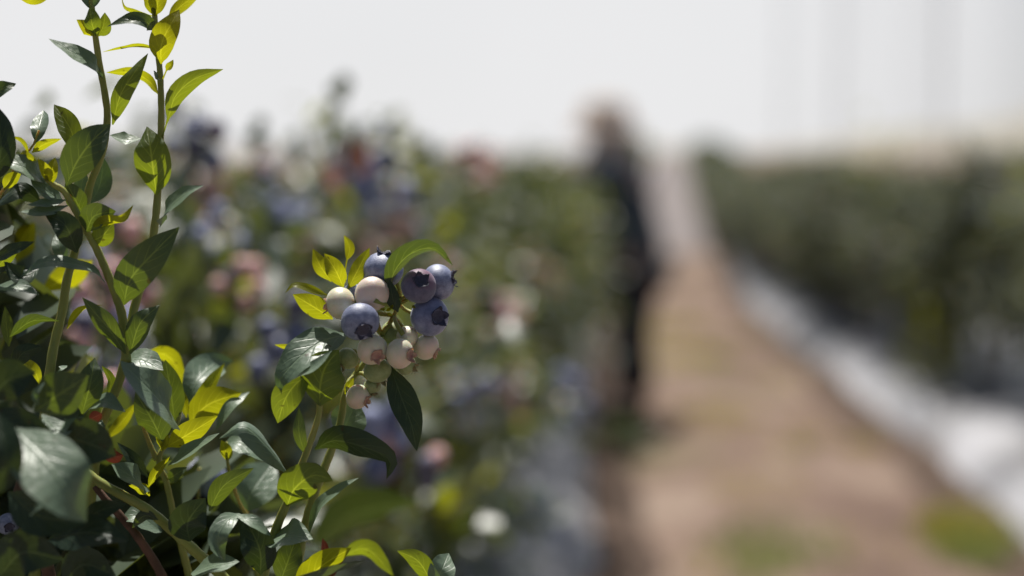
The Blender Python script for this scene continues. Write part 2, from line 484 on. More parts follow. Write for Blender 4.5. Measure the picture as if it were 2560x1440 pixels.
# --- second upright shoot
leaf(S2, 'young', [(386, 40, 4), (372, 5, 2), (360, -30, 2)], 34, -20)
leaf(S2, 'young', [(388, 40, 4), (395, 0, 2), (402, -50, 2)], 46, 0)
leaf(S2, 'young', [(380, 40, 6), (340, 30, 6), (310, 18, 6), (302, -20, 6)], 14, -50)
leaf(S2, 'young', [(420, 48, 10), (452, 15, 12), (505, -22, 14)], 32, -20)
leaf(S2, 'young', [(402, 160, 2), (404, 110, -4), (424, 66, -6), (448, 24, -2)], 66, 0, fold=0.18)
leaf(S2, 'mature', [(386, 76, 2), (362, 54, -6), (318, 52, -10), (266, 67, -8)], 46, 40, fold=0.3)
leaf(S2, 'young', [(392, 148, 4), (376, 121, 2), (330, 117, 0), (256, 130, -2)], 26, -78)
leaf(S2, 'young', [(396, 236, 4), (372, 203, 8), (330, 182, 8), (266, 181, 4)], 36, -42)
leaf(S2, 'young', [(407, 198, 2), (418, 172, 0), (426, 163, -2), (433, 149, -2)], 20, 0, pet=0.4)
leaf(S2, 'wax', [(404, 202, -2), (393, 194, -6), (384, 176, -8)], 20, 25)
leaf(S2, 'green', [(405, 345, 2), (424, 285, -2), (440, 238, -6), (488, 196, -8), (558, 173, -6)], 48, -24, fold=0.3, pet=0.2)
leaf(S2, 'green', [(391, 488, 0), (383, 425, -8), (376, 370, -10), (367, 316, -4)], 94, 0, fold=-0.1)
leaf(S2, 'wax', [(352, 346, 10), (315, 349, 8), (274, 338, 6)], 40, 42)
leaf(S2, 'wax', [(399, 568, 0), (416, 528, -6), (458, 488, -8), (508, 464, -8)], 52, 36, fold=0.25)
leaf(S2, 'mature', [(310, 762, -2), (325, 700, -12), (380, 636, -16), (449, 567, -10)], 92, -12, fold=-0.1)
leaf(S2, 'mature', [(326, 885, -2), (344, 820, -8), (366, 790, -8), (399, 763, -4)], 58, -8, fold=0.18)
leaf(S2, 'mature', [(314, 885, -2), (272, 822, -10), (240, 785, -12), (205, 743, -10)], 54, -10, fold=0.2)
leaf(S2, 'wax', [(306, 905, 6), (350, 898, 4), (408, 926, 0)], 60, 46)
leaf(S2, 'mature', [(205, 1035, -8), (224, 965, -14), (237, 895, -8)], 70, 10, fold=0.25)
leaf(S2, 'green', [(268, 990, 2), (277, 950, 2), (254, 914, 4)], 26, -20)
leaf(S2, 'wax', [(208, 1038, -10), (255, 1004, -16), (314, 1030, -16)], 44, 38)
leaf(S2, 'red', [(222, 1052, 2), (238, 1042), (255, 1034, -2)], 30, -10)
leaf(S2, 'wax', [(236, 1066, 0), (248, 1056, -3), (262, 1068, -4)], 14, 55)
leaf(S2, 'young', [(262, 1098, 24), (300, 1060, 28), (342, 1006, 30)], 30, -20)

# --- leaning shoot with the yellow tip
leaf(S3, 'young', [(121, 458, -8), (110, 425, -10), (94, 397, -8)], 30, -15)
leaf(S3, 'young', [(126, 460, -8), (130, 425, -12), (138, 394, -10)], 32, 10, fold=0.4)
leaf(S3, 'young', [(118, 455, -8), (122, 430, -14), (112, 405, -16)], 26, 0)
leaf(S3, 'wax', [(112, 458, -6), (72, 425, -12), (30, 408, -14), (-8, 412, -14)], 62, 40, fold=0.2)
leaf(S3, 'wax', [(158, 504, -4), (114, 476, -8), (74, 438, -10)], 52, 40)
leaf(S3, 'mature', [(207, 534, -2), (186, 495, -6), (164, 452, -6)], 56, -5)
leaf(S3, 'shaded', [(104, 508, -4), (50, 476, -10), (-14, 518, -14)], 52, 30, fold=-0.25)
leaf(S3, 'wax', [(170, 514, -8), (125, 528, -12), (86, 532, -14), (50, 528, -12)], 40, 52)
leaf(S3, 'wax', [(165, 500, -8), (115, 510, -12), (68, 512, -14)], 34, 45)
leaf(S3, 'shaded', [(192, 632, -8), (172, 578, -14), (150, 552, -14), (112, 536, -12)], 66, 22, fold=0.15)
leaf(S3, 'mature', [(216, 580, -6), (236, 540, -10), (290, 528, -10)], 66, -8, fold=-0.15)
leaf(S3, 'green', [(224, 604, -4), (255, 590, -6), (284, 556, -4)], 58, -20)
leaf(S3, 'young', [(226, 574, -6), (262, 556, -12), (308, 548, -14), (333, 513, -12)], 34, -50, fold=0.4)
leaf(S3, 'wax', [(264, 708, -2), (236, 676, -8), (182, 660, -14), (112, 655, -18), (52, 692, -18)], 44, 48, fold=0.1)

# --- little yellow side shoot at the left edge
leaf(S4, 'wax', [(90, 360, -6), (98, 320, -4), (109, 276, 8)], 46, 5, fold=0.2)
leaf(S4, 'young', [(80, 382, -6), (108, 362, -10), (154, 347, -10)], 26, -35)
leaf(S4, 'young', [(72, 388, -6), (56, 356, -8), (31, 341, -6)], 18, -45)
leaf(S4, 'young', [(50, 386, -6), (68, 392, -10), (90, 402, -10)], 28, -30)
leaf(S4, 'young', [(10, 474, -4), (25, 452, -6), (54, 428, -6)], 34, -25)
leaf(S4, 'shaded', [(-16, 456, -14), (2, 370, -18), (-10, 262, -12)], 84, 0)
leaf(S4, 'mature', [(-24, 244, -6), (6, 222, -10), (40, 209, -8)], 46, 25)
leaf(S4, 'shaded', [(-16, 650, -8), (35, 624, -14), (86, 604, -14)], 38, 25)
leaf(S4, 'green', [(-6, 668, -6), (20, 640, -8), (48, 622, -8)], 34, -20)
leaf(S4, 'shaded', [(97, 672, -8), (55, 692, -14), (10, 654, -14)], 52, 35)
leaf(S4, 'wax', [(-26, 724, -14), (40, 717, -18), (97, 737, -18)], 38, 52)
leaf(S4, 'shaded', [(-20, 720, -8), (30, 700, -12), (70, 705, -12)], 50, 5)
leaf(S4, 'young', [(230, 652, 60), (170, 690, 62), (102, 732, 64)], 66, -15)
leaf(S4, 'young', [(40, 655, 70), (55, 600, 70), (88, 556, 70)], 72, -10)

# --- short bright rosette in the middle left
leaf(S5b, 'wax', [(450, 1074, -6), (408, 1012, -16), (358, 958, -22), (300, 902, -22)], 96, 40, fold=0.18)
leaf(S5b, 'mature', [(406, 1104, 4), (380, 1050, 0), (338, 980, 2)], 96, -18)
leaf(S5, 'mature', [(436, 1054, 18), (426, 972, 14), (413, 899, 14)], 72, 0)
leaf(S5, 'young', [(366, 878, 40), (425, 895, 42), (466, 975, 44)], 54, -35)
leaf(S5, 'wax', [(468, 1014, 26), (494, 952, 30), (540, 908, 48), (584, 903, 54)], 88, 12, fold=0.25)
leaf(S5, 'young', [(476, 1022, 26), (515, 976, 26), (562, 908, 34)], 36, -30)
leaf(S5, 'young', [(474, 1062, 22), (520, 1012, 22), (604, 982, 26)], 80, -18)
leaf(S5, 'wax', [(540, 1074, 20), (575, 1016, 22), (624, 979, 30)], 40, 40)
leaf(S5, 'young', [(416, 1118, 8), (470, 1086, 4), (544, 1040, 6)], 62, -20)
leaf(S5, 'wax', [(420, 1164, 4), (468, 1131, 0), (548, 1083, 2)], 40, 48)
leaf(S5, 'young', [(466, 1044, 22), (460, 1005, 22), (452, 970, 24)], 24, 0)
leaf(S5, 'young', [(404, 1124, 10), (402, 1102, 8), (386, 1082, 8)], 26, -10)
leaf(S5, 'young', [(402, 1126, 10), (412, 1108, 8), (420, 1086, 8)], 22, -10)
leaf(S5, 'wax', [(374, 1228, 0), (330, 1192, -8), (279, 1160, -10)], 62, 42)
leaf(S5, 'young', [(374, 1240, 2), (352, 1224, 0), (322, 1214, 0)], 38, -30)
leaf(S5, 'young', [(370, 1220, 2), (395, 1178, 0), (424, 1142, 0)], 26, -30, fold=0.6)
leaf(S5, 'shaded', [(370, 1194, 2), (336, 1152, 0), (293, 1106, 0)], 32, 30)
leaf(S5, 'mature', [(420, 1198, 14), (440, 1186, 10), (468, 1168, 10)], 34, 20)
leaf(S5, 'red', [(258, 1128, 8), (285, 1142, 8), (308, 1138, 8)], 40, -10)
leaf(S5, 'wax', [(405, 1330, 16), (345, 1290, 10), (300, 1300, 10)], 60, 40)
leaf(S6, 'shaded', [(474, 1354, -6), (470, 1305, -12), (514, 1245, -10)], 96, 14, fold=0.1)
leaf(S6, 'mature', [(523, 1278, 8), (560, 1214, 2), (634, 1170, 4)], 54, -18)
leaf(S6, 'wax', [(478, 1434, -4), (540, 1414, -10), (598, 1404, -10)], 60, 50)
leaf(S6, 'mature', [(395, 1300, -6), (360, 1290, -8), (330, 1320, -8)], 30, -20)

# --- big leaves in the lower left corner, most with shade in their colour, nearer than the focus
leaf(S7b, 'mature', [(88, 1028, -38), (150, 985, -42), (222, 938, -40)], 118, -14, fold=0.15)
leaf(S7b, 'shaded', [(-30, 1030, -44), (60, 1072, -50), (158, 1118, -50)], 86, 20)
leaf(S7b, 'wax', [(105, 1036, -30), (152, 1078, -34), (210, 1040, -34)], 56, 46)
leaf(S7b, 'shaded', [(158, 1092, -34), (222, 1108, -40), (290, 1140, -38)], 122, 4)
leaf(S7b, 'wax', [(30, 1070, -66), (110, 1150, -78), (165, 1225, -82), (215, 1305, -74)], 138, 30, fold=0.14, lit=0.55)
leaf(S7b, 'shaded', [(-14, 1240, -80), (14, 1140, -84), (-4, 1030, -76)], 100, 0)
leaf(S7b, 'shaded', [(20, 1230, -40), (100, 1290, -48), (222, 1302, -48)], 100, 8)
leaf(S7b, 'shaded', [(120, 1350, -30), (220, 1332, -38), (322, 1352, -40)], 92, 32)
leaf(S7b, 'shaded', [(205, 1306, -24), (252, 1276, -28), (316, 1260, -28)], 50, 10)
leaf(S7b, 'shaded', [(-20, 1000, -50), (20, 950, -52), (90, 930, -50)], 110, 0)
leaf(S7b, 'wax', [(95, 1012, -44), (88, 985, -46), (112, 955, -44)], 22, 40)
leaf(S7b, 'shaded', [(0, 1440, -40), (60, 1380, -46), (160, 1400, -46)], 120, 5)
leaf(S7b, 'shaded', [(160, 1460, -30), (210, 1410, -34), (290, 1440, -34)], 90, 5)
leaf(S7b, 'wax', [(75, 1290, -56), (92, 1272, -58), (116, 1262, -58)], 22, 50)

# --- leaves round the fruit
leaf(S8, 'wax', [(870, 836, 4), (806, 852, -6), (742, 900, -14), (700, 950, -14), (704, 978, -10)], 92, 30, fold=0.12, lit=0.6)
leaf(S8, 'young', [(748, 871, 10), (716, 868, 8), (686, 862, 8)], 16, -30)
leaf(S8, 'young', [(832, 798, 6), (785, 768, 4), (732, 736, 4)], 60, -18)
leaf(S8, 'young', [(818, 738, 6), (772, 722, 2), (736, 713, 0), (713, 732, 0)], 24, 40)
leaf(S8, 'young', [(828, 704, 6), (800, 664, 4), (782, 622, 6)], 40, -10)
leaf(S8, 'young', [(858, 718, 6), (838, 674, 2), (811, 634, 4)], 48, 0)
leaf(S8, 'young', [(858, 716, 10), (866, 655, 10), (874, 620, 10), (860, 588, 10)], 26, -10, pet=0.5)
leaf(S8, 'young', [(870, 722, 4), (892, 680, 2), (924, 619, 4)], 42, -8)
leaf(S8, 'mature', [(970, 735, 2), (988, 675, -6), (1030, 632, -12), (1085, 622, -14), (1132, 664, -12)], 62, -56, fold=0.35)
leaf(S8, 'shaded', [(995, 780, -2), (982, 745, -4), (974, 700, -4)], 36, 0)
leaf(S8, 'shaded', [(976, 915, 4), (1000, 985, 0), (1028, 1060, -4), (1042, 1128, -4)], 74, 20, fold=0.3)
leaf(S8, 'shaded', [(787, 1124, 6), (836, 1102, -4), (910, 1118, -12), (974, 1150, -12), (966, 1198, -8)], 78, -24, fold=0.35)
leaf(S8, 'wax', [(848, 1094, 16), (868, 1055, 18), (892, 1000, 22)], 92, 12)
leaf(S8, 'wax', [(770, 1340, 8), (795, 1270, 2), (850, 1220, 0), (896, 1195, 0)], 34, 22)
leaf(S8, 'shaded', [(780, 1370, 210), (880, 1285, 214), (1046, 1252, 220)], 130, -40)
leaf(S8, 'young', [(862, 985, 6), (872, 965, 4), (884, 945, 4)], 22, -10)
leaf(S9, 'green', [(799, 1016, -6), (801, 960, -12), (815, 915, -14), (848, 874, -10)], 118, -6, fold=0.15)
leaf(S9, 'green', [(778, 930, -8), (738, 962, -10), (712, 1000, -10), (694, 1058, -6)], 76, 0, fold=0.15)
leaf(S9, 'wax', [(722, 950, -14), (780, 920, -20), (830, 876, -18)], 36, 48)
leaf(S9, 'mature', [(764, 1138, -4), (748, 1085, -6), (747, 1018, -4)], 34, -10)
leaf(S9, 'green', [(717, 1266, -4), (738, 1220, -14), (785, 1188, -18), (832, 1202, -16)], 94, -12, fold=0.15)
leaf(S9, 'wax', [(668, 1356, -2), (720, 1340, -10), (782, 1348, -12)], 78, 40)
leaf(S9, 'mature', [(700, 1456, 2), (720, 1402, 0), (742, 1340, 2)], 72, 0)
leaf(S9, 'shaded', [(651, 1436, -6), (648, 1370, -10), (606, 1285, -6)], 88, 0, fold=0.25)
leaf(S9, 'wax', [(600, 1284, -6), (566, 1304, -14), (544, 1350, -18), (562, 1402, -14)], 66, 34)
leaf(S9, 'wax', [(592, 1286, -10), (630, 1304, -14), (676, 1340, -14)], 30, 50)
leaf(S9, 'young', [(636, 1424, 4), (620, 1382, 2), (611, 1340, 2)], 26, -10)
leaf(S10, 'wax', [(718, 1182, 0), (664, 1112, -8), (606, 1066, -12), (548, 1096, -10)], 56, 22, fold=-0.4)
leaf(S10, 'wax', [(556, 1114, 28), (605, 1108, 26), (686, 1154, 26)], 66, 40)
leaf(S10, 'young', [(568, 1154, 22), (564, 1128, 20), (553, 1100, 20)], 34, -10)
leaf(S11, 'wax', [(610, 1284, 46), (632, 1224, 48), (684, 1156, 64)], 110, 10)
leaf(S11, 'young', [(735, 1476, -6), (808, 1412, -12), (878, 1370, -12)], 76, -20)
leaf(S11, 'red', [(812, 1450, -2), (836, 1428, -14), (858, 1402, -14)], 18, -20)
leaf(S11, 'red', [(814, 1404, 20), (812, 1368, 20), (806, 1346, 20)], 20, 0)
leaf(S11, 'green', [(852, 1390, 40), (918, 1374, 38), (984, 1440, 36)], 54, -30)
leaf(S12, 'green', [(1084, 1466, 0), (1046, 1404, -4), (993, 1377, -4)], 54, -10)
leaf(S12, 'wax', [(1084, 1474, 0), (1104, 1426, -2), (1122, 1383, 6)], 68, 5)

# fruit -------------------------------------------------------------


def berry_mesh(name, mat, seg=28):
    prof = []
    for k in range(15):
        a = math.radians(-90 + 150 * k / 14)
        prof.append((math.cos(a), 0.88 * math.sin(a)))
    prof += [(0.42, 0.80), (0.36, 0.80), (0.32, 0.77), (0.2, 0.71), (0.0, 0.70)]
    V, Fs = [], []
    for i, (r, z) in enumerate(prof):
        for k in range(seg):
            a = 2 * math.pi * k / seg
            rr = r * (1 + 0.012 * math.sin(3 * a + i * 0.2))
            V.append((rr * math.cos(a), rr * math.sin(a), z))
    for i in range(len(prof) - 1):
        for k in range(seg):
            k2 = (k + 1) % seg
            Fs.append((i * seg + k, i * seg + k2, (i + 1) * seg + k2, (i + 1) * seg + k))
    me = bpy.data.meshes.new(name)
    me.from_pydata(V, [], Fs)
    me.materials.append(mat)
    me.polygons.foreach_set('use_smooth', np.ones(len(me.polygons), dtype=bool))
    return me


def calyx_mesh(name, mat, flare=0.12, h=0.24, rag=0.3, seed=1):
    """the five-lobed crown with its dark cup"""
    rr = random.Random(seed)
    V, Fs = [], []
    lob = [rr.uniform(0.6, 1.25) for _ in range(5)]
    wid = [rr.uniform(0.8, 1.7) for _ in range(5)]
    seg = 40
    rows = 5
    for side in (0, 1):
        for i in range(rows):
            t = i / (rows - 1)
            for k in range(seg):
                a = 2 * math.pi * k / seg
                lobe = abs(((a * 5 / (2 * math.pi)) % 1) - 0.5) * 2          # 1 at gap, 0 at lobe centre
                ht = h * (0.12 + 0.88 * max(0, 1 - lobe ** wid[int(a * 5 / 6.2832) % 5]) * lob[int(a * 5 / 6.2832) % 5]) * (1 + rag * (rr.random() - 0.5) if i == rows - 1 else 1)
                r = 0.36 + flare * t * (1.4 - 1.2 * lobe) + (0.0 if side == 0 else -0.035)
                V.append((r * math.cos(a), r * math.sin(a), 0.77 + ht * t))
    o2 = rows * seg
    for i in range(rows - 1):
        for k in range(seg):
            k2 = (k + 1) % seg
            Fs.append((i * seg + k, i * seg + k2, (i + 1) * seg + k2, (i + 1) * seg + k))
            Fs.append((o2 + (i + 1) * seg + k, o2 + (i + 1) * seg + k2, o2 + i * seg + k2, o2 + i * seg + k))
    for k in range(seg):
        k2 = (k + 1) % seg
        a, b = (rows - 1) * seg + k, (rows - 1) * seg + k2
        Fs.append((a, b, o2 + b, o2 + a))
    c0 = len(V)
    for k in range(seg):
        a = 2 * math.pi * k / seg
        V.append((0.33 * math.cos(a), 0.33 * math.sin(a), 0.785))
    V.append((0, 0, 0.73))
    for k in range(seg):
        Fs.append((c0 + k, c0 + (k + 1) % seg, c0 + seg))
    me = bpy.data.meshes.new(name)
    me.from_pydata(V, [], Fs)
    me.materials.append(mat)
    me.polygons.foreach_set('use_smooth', np.ones(len(me.polygons), dtype=bool))
    return me


BM = {k: berry_mesh('berry', M[k]) for k in ('blue', 'purple', 'navy', 'pale', 'pink', 'greenb')}
CM = {'blue': calyx_mesh('calyx', M['cal_blue'], 0.13, 0.24, 0.9, 1), 'pale': calyx_mesh('calyx', M['cal_red'], 0.12, 0.26, 0.8, 2),
      'green': calyx_mesh('calyx', M['cal_green'], 0.14, 0.42, 0.4, 3)}
CM['navy'] = CM['purple'] = CM['blue']
CM['pink'], CM['greenb'] = CM['pale'], CM['green']
BERRY_LABEL = {'blue': 'ripe blue berry with grey bloom', 'purple': 'purple ripening berry, tinted darker for leaf shade', 'navy': 'ripe dark blue berry',
               'pale': 'unripe cream berry', 'pink': 'unripe cream berry with pink blush', 'greenb': 'hard green berry'}


def berry(px, py, r, dz, kind, dirv, spin=None, parent=bush, label=True):
    """dirv: calyx direction as right, up, towards the viewer"""
    c = to_world(cam_pt(px, py, dz))
    d = D0 + dz / 1000
    rad = r * 1.06 / F * d
    o = bpy.data.objects.new('berry', BM[kind])
    COL.objects.link(o)
    o.parent = parent
    o.location = c - WLOC.get(parent.name, Vector((0, 0, 0)))
    dv = (RGT * dirv[0] + UPV * dirv[1] - FWD * dirv[2]).normalized()
    o.rotation_mode = 'QUATERNION'
    q = Vector((0, 0, 1)).rotation_difference(dv) @ Quaternion((0, 0, 1), spin if spin is not None else random.random() * 6)
    o.rotation_quaternion = q
    o.scale = (rad, rad, rad)
    if label: o['label'] = BERRY_LABEL[kind]
    k = bpy.data.objects.new('calyx', CM[kind])
    COL.objects.link(k)
    k.parent = o
    return o, c, dv, rad


HUB = [(996, 760, 8), (984, 790, 8), (955, 838, 8), (925, 890, 10), (890, 935, 10)]
B = [(958, 675, 48, 5, 'blue', (0.14, 0.97, 0.12)), (931, 735, 42, -3, 'pink', (-0.2, 0.35, -0.8)), (851, 758, 39, -1, 'pale', (-0.93, -0.12, 0.05)),
     (900, 804, 46, -12, 'blue', (0.3, -0.52, 0.78)), (1047, 715, 42, -5, 'purple', (0.2, 0.38, 0.9)), (1096, 705, 43, 5, 'blue', (0.96, 0.22, 0.1)),
     (1074, 791, 47, 1, 'navy', (0.6, 0.0, 0.8)), (931, 874, 37, -6, 'pale', (0.42, -0.42, 0.8)), (1000, 884, 36, -6, 'pale', (0.82, -0.08, 0.5)),
     (1018, 842, 26, 2, 'pale', (0.3, -0.2, -0.8)), (1066, 867, 32, 4, 'pale', (0.8, -0.5, 0.1)), (869, 896, 27, 0, 'greenb', (-0.5, -0.6, 0.2)),
     (944, 926, 33, 2, 'greenb', (0.2, -0.9, -0.2)), (894, 992, 30, 2, 'pale', (0.85, -0.35, 0.3)), (930, 966, 21, 4, 'greenb', (0.25, -0.95, 0.15)),
     (1016, 912, 25, 4, 'greenb', (0.9, -0.3, 0.2)), (983, 832, 31, 12, 'greenb', (0.1, -0.5, -0.6)), (884, 735, 27, 8, 'blue', (0, 0.6, -0.5))]
for (px, py, r, dz, kind, dv) in B:
    o, c, dvw, rad = berry(px, py, r, dz, kind, dv)
    best = min(HUB, key=lambda h: (h[0] - px) ** 2 + (h[1] - py) ** 2)
    h = to_world(cam_pt(*best))
    a = c - dvw * rad * 0.86
    mid = (a + h) / 2 - dvw * rad * 0.35
    S = catmull([tuple(a), tuple(mid), tuple(h)], 8)
    V, Fs = tube_geo(S, np.linspace(0.0011, 0.0008, 8), 7)
    mesh_obj('pedicel', V, Fs, M['stem'], bush, h)
# little bracts left where flowers dropped
for (px, py, ax, ay) in [(966, 776, 12, -6), (975, 772, 8, -10), (968, 784, 14, 4), (1022, 752, 6, -8), (1030, 765, 8, 5), (962, 772, -12, 2)]:
    leaf(S8, 'young', [(px, py, -2), (px + ax * 0.6, py + ay * 0.5, -4), (px + ax, py + ay, -5)], 9, 10)
# a ripe berry and pale ones deeper in the bush
berry(500, 1208, 64, 95, 'blue', (0.1, -0.7, 0.6))
berry(20, 1310, 26, 10, 'blue', (0.4, -0.2, 0.8))

# filler leaves of the same bush: below the frame, behind the lower left corner and off to the left
fill = Bag()


def small_leaf(bag, p, d, n, L, Wd, mi, tint, fold=0.25, droop=0.1):
    d = d.normalized()
    s = d.cross(n)
    if s.length < 1e-4: s = d.cross(Vector((0.3, 0.5, 0.8)))
    s.normalize()
    n = s.cross(d)
    st = ((0.22, 0.72), (0.5, 1.0), (0.78, 0.66))
    V = [p]
    for t, wv in st:
        m = p + d * (L * t) - n * (droop * L * t * t)
        V += [m - s * (Wd / 2 * wv) + n * (fold * Wd / 2 * wv), m, m + s * (Wd / 2 * wv) + n * (fold * Wd / 2 * wv)]
    V.append(p + d * L - n * (droop * L))
    Fs = [(0, 2, 1), (0, 3, 2), (1, 2, 5, 4), (2, 3, 6, 5), (4, 5, 8, 7), (5, 6, 9, 8), (7, 8, 10), (8, 9, 10)]
    bag.add(V, Fs, mi, tint)


def rvec(s=1.0):
    return Vector(RNG.normal(0, s, 3).tolist())


def in_frame(p):
    v = p - CAM
    d = v.dot(FWD)
    if d < 0.05: return None
    return 1280 + v.dot(RGT) / d * F, 720 - v.dot(UPV) / d * F, d


def fill_leaf(p, mi=None):
    dv = (Vector((p.x - ROOT.x, p.y - ROOT.y, 0)) * 2.0 + Vector((0, 0, 0.35)) + rvec(0.45))
    small_leaf(fill, p, dv, Vector((0, 0, 1)) + rvec(0.5), 0.036 + 0.02 * RNG.random(), 0.019 + 0.008 * RNG.random(), (0 if RNG.random() > 0.06 else 1) if mi is None else mi, RNG.random())


cnt = 0
while cnt < 1500:                                   # body of the bush, out of the picture
    p = ROOT + Vector((RNG.normal(0, 0.17), RNG.normal(0, 0.13), RNG.uniform(0.12, 1.15)))
    q = in_frame(p)
    if (p - CAM).length < 0.36 or (p - CAM).dot(FWD) < 0.3: continue
    if q and -60 < q[0] < 2900 and -900 < q[1] < (1520 if q[0] < 900 else 1750): continue
    if p.z > 1.02 and RNG.random() < 0.55: continue
    fill_leaf(p)
    cnt += 1
cnt = 0
while cnt < 300:                                    # what shows between the front leaves low on the left
    px, py = RNG.uniform(-60, 620), RNG.uniform(1030, 1560)
    if py < 1060 + max(0, px - 150) * 0.62: continue
    p = W(px, py, D0 + RNG.uniform(0.035, 0.22))
    fill_leaf(p)
    cnt += 1
cnt = 0
while cnt < 40:
    px, py = RNG.uniform(-60, 90), RNG.uniform(480, 1050)
    fill_leaf(W(px, py, D0 + RNG.uniform(0.03, 0.12)))
    cnt += 1
mesh_obj('foliage', fill.v, fill.f, [M['bg_leaf'], M['bg_young']], bush, ROOT, None, True, fill.m, fill.t)

# ------------------------------------------------------------------ bushes of the two rows


def bend(yv):
    """the rows swing a little to the right and climb beyond about twelve metres: sideways shift, height"""
    if yv < 12: return 0.0, 0.0
    t = min(1.0, (yv - 12) / 11)
    off = 0.6 * t * t * (3 - 2 * t) + max(0.0, yv - 23) * 0.058
    z = max(0.0, yv - 19) * 0.05 * min(1.0, max(0.0, yv - 19) / 6)
    return off, min(z, 2.6)

H_BED = 0.2


def bush_geo(seed, hgt=1.05, rad=0.5, shoots=120, young=0.05, low=0.55, zmin=-0.85):
    """foliage and stems of one bush, base at the origin; returns the two bags and shoot tips"""
    rg = np.random.default_rng(seed)
    fo, stm = Bag(), Bag()
    tips = []
    canes = []
    for k in range(9):
        a = rg.uniform(0, 6.28)
        r = rad * rg.uniform(0.25, 0.7)
        pts = [(0.04 * math.cos(a), 0.04 * math.sin(a), 0.0), (r * 0.45 * math.cos(a), r * 0.45 * math.sin(a), hgt * 0.35), (r * math.cos(a + 0.2), r * math.sin(a + 0.2), hgt * rg.uniform(0.62, 0.8))]
        S = catmull(pts, 9)
        V, Fs = tube_geo(S, np.linspace(0.010, 0.004, 9), 6)
        stm.add(V, Fs, 0)
        canes.append(S)
    for k in range(shoots):
        S = canes[rg.integers(len(canes))]
        b = Vector(S[rg.integers(3, 9)].tolist())
        a = rg.uniform(0, 6.283)
        zt = rg.uniform(zmin, 1.0) if rg.random() < 0.75 else rg.uniform(0.6, 1.0)
        rr = math.sqrt(max(0.05, 1 - abs(zt) ** 3 * 0.8)) * (rg.uniform(0.2, 1) ** 0.5 if zt > 0.7 else 1) * rad * rg.uniform(0.75, 1.08)
        rr *= low + (1 - low) * min(1, max(0, (zt + 0.8) / 0.9))
        tip = Vector((rr * math.cos(a), rr * math.sin(a), hgt * 0.55 + zt * hgt * 0.45 * rg.uniform(0.85, 1.08)))
        if (tip - b).length < 0.12: b = b * 0.6
        mid = (b + tip) / 2 + Vector((0, 0, 0.04)) + Vector(rg.normal(0, 0.02, 3).tolist())
        q = catmull([tuple(b), tuple(mid), tuple(tip)], 12)
        V, Fs = tube_geo(q[::2], np.linspace(0.0028, 0.0014, 6), 4, False)
        stm.add(V, Fs, 1)
        tips.append(tip)
        nl = 24
        for i in range(nl):
            t = (i + 0.5) / nl
            if t < 0.12: continue
            x = t * 11
            j = min(10, int(x))
            p = Vector((q[j] * (1 - (x - j)) + q[j + 1] * (x - j)).tolist())
            ax = Vector((q[j + 1] - q[j]).tolist()).normalized()
            side = ax.cross(Vector(rg.normal(0, 1, 3).tolist())).normalized()
            d = side * 0.85 + ax * 0.55 + Vector((0, 0, 0.05))
            nrm = Vector((0, 0, 1)) + Vector(rg.normal(0, 0.45, 3).tolist())
            yg = t > 0.8 and rg.random() < young * 4
            small_leaf(fo, p, d, nrm, rg.uniform(0.034, 0.056) * (0.8 if t > 0.9 else 1), rg.uniform(0.018, 0.028), 1 if yg else 0, rg.random(), 0.25, rg.uniform(0.0, 0.3))
    return fo, stm, tips


def raw_mesh(name, bag, mats):
    me = bpy.data.meshes.new(name)
    me.from_pydata(bag.v, [], bag.f)
    for m in mats: me.materials.append(m)
    me.polygons.foreach_set('material_index', np.array(bag.m, dtype=np.int32))
    me.polygons.foreach_set('use_smooth', np.ones(len(me.polygons), dtype=bool))
    at = me.attributes.new('tint', 'FLOAT', 'POINT')
    at.data.foreach_set('value', np.array(bag.t, dtype=np.float32))
    me.update()
    return me


VAR = []
for s in range(5):
    fo, stm, tips = bush_geo(100 + s, 1.05, 0.5, 230, [0.03, 0.05, 0.04, 0.04, 0.06][s])
    VAR.append((raw_mesh('foliage', fo, [M['bg_leaf'], M['bg_young']]), raw_mesh('stem', stm, [M['wood'], M['stem']]), tips))

VARR = []                                           # right row: leaves greyed to paint in haze, bushy down to the film
for s in range(5):
    fo, stm, tips = bush_geo(200 + s, 1.05, 0.5, 270, 0.02, 0.9, -1.0)
    VARR.append((raw_mesh('foliage', fo, [M['hazed_leaf'], M['bg_young']]), raw_mesh('stem', stm, [M['wood'], M['stem']]), tips))

# berry clusters for the rows: simple round fruit, a stalk each
SPH = {}
for k in ('blue', 'purple', 'navy', 'pale', 'pink', 'greenb'):
    SPH[k] = berry_mesh('berry', M[{'pink': 'rosy', 'blue': 'bloom'}.get(k, k)], 12)
stalk = Bag()
V, Fs = tube_geo([(0, 0, 0.03), (0.004, 0.002, 0.0), (0.0, 0.0, -0.04)], [0.0016, 0.0015, 0.001], 5)
stalk.add(V, Fs)
STALK = raw_mesh('stalk', stalk, [M['stem']])
rs = random.Random(3)


def cluster_spots(n):
    out = []
    tries = 0
    while len(out) < n and tries < 900:
        tries += 1
        v = Vector((rs.gauss(0, 1), rs.gauss(0, 1), rs.gauss(0, 1))).normalized() * (0.021 * rs.random() ** 0.4)
        v.z *= 1.3
        r = rs.uniform(0.0062, 0.0085)
        if all((v - u).length > (r + q) * 0.86 for u, q in out): out.append((v, r))
    return out


PAL = {'blue': ['blue', 'blue', 'blue', 'blue', 'navy', 'pale'], 'pink': ['pink', 'pale', 'pink', 'pink', 'purple'], 'mix': ['blue', 'pink', 'pale', 'navy', 'purple'],
       'pale': ['pale', 'greenb', 'pale', 'pink'], 'navy': ['navy', 'navy', 'purple'], 'purple': ['purple', 'blue', 'pink', 'pink']}


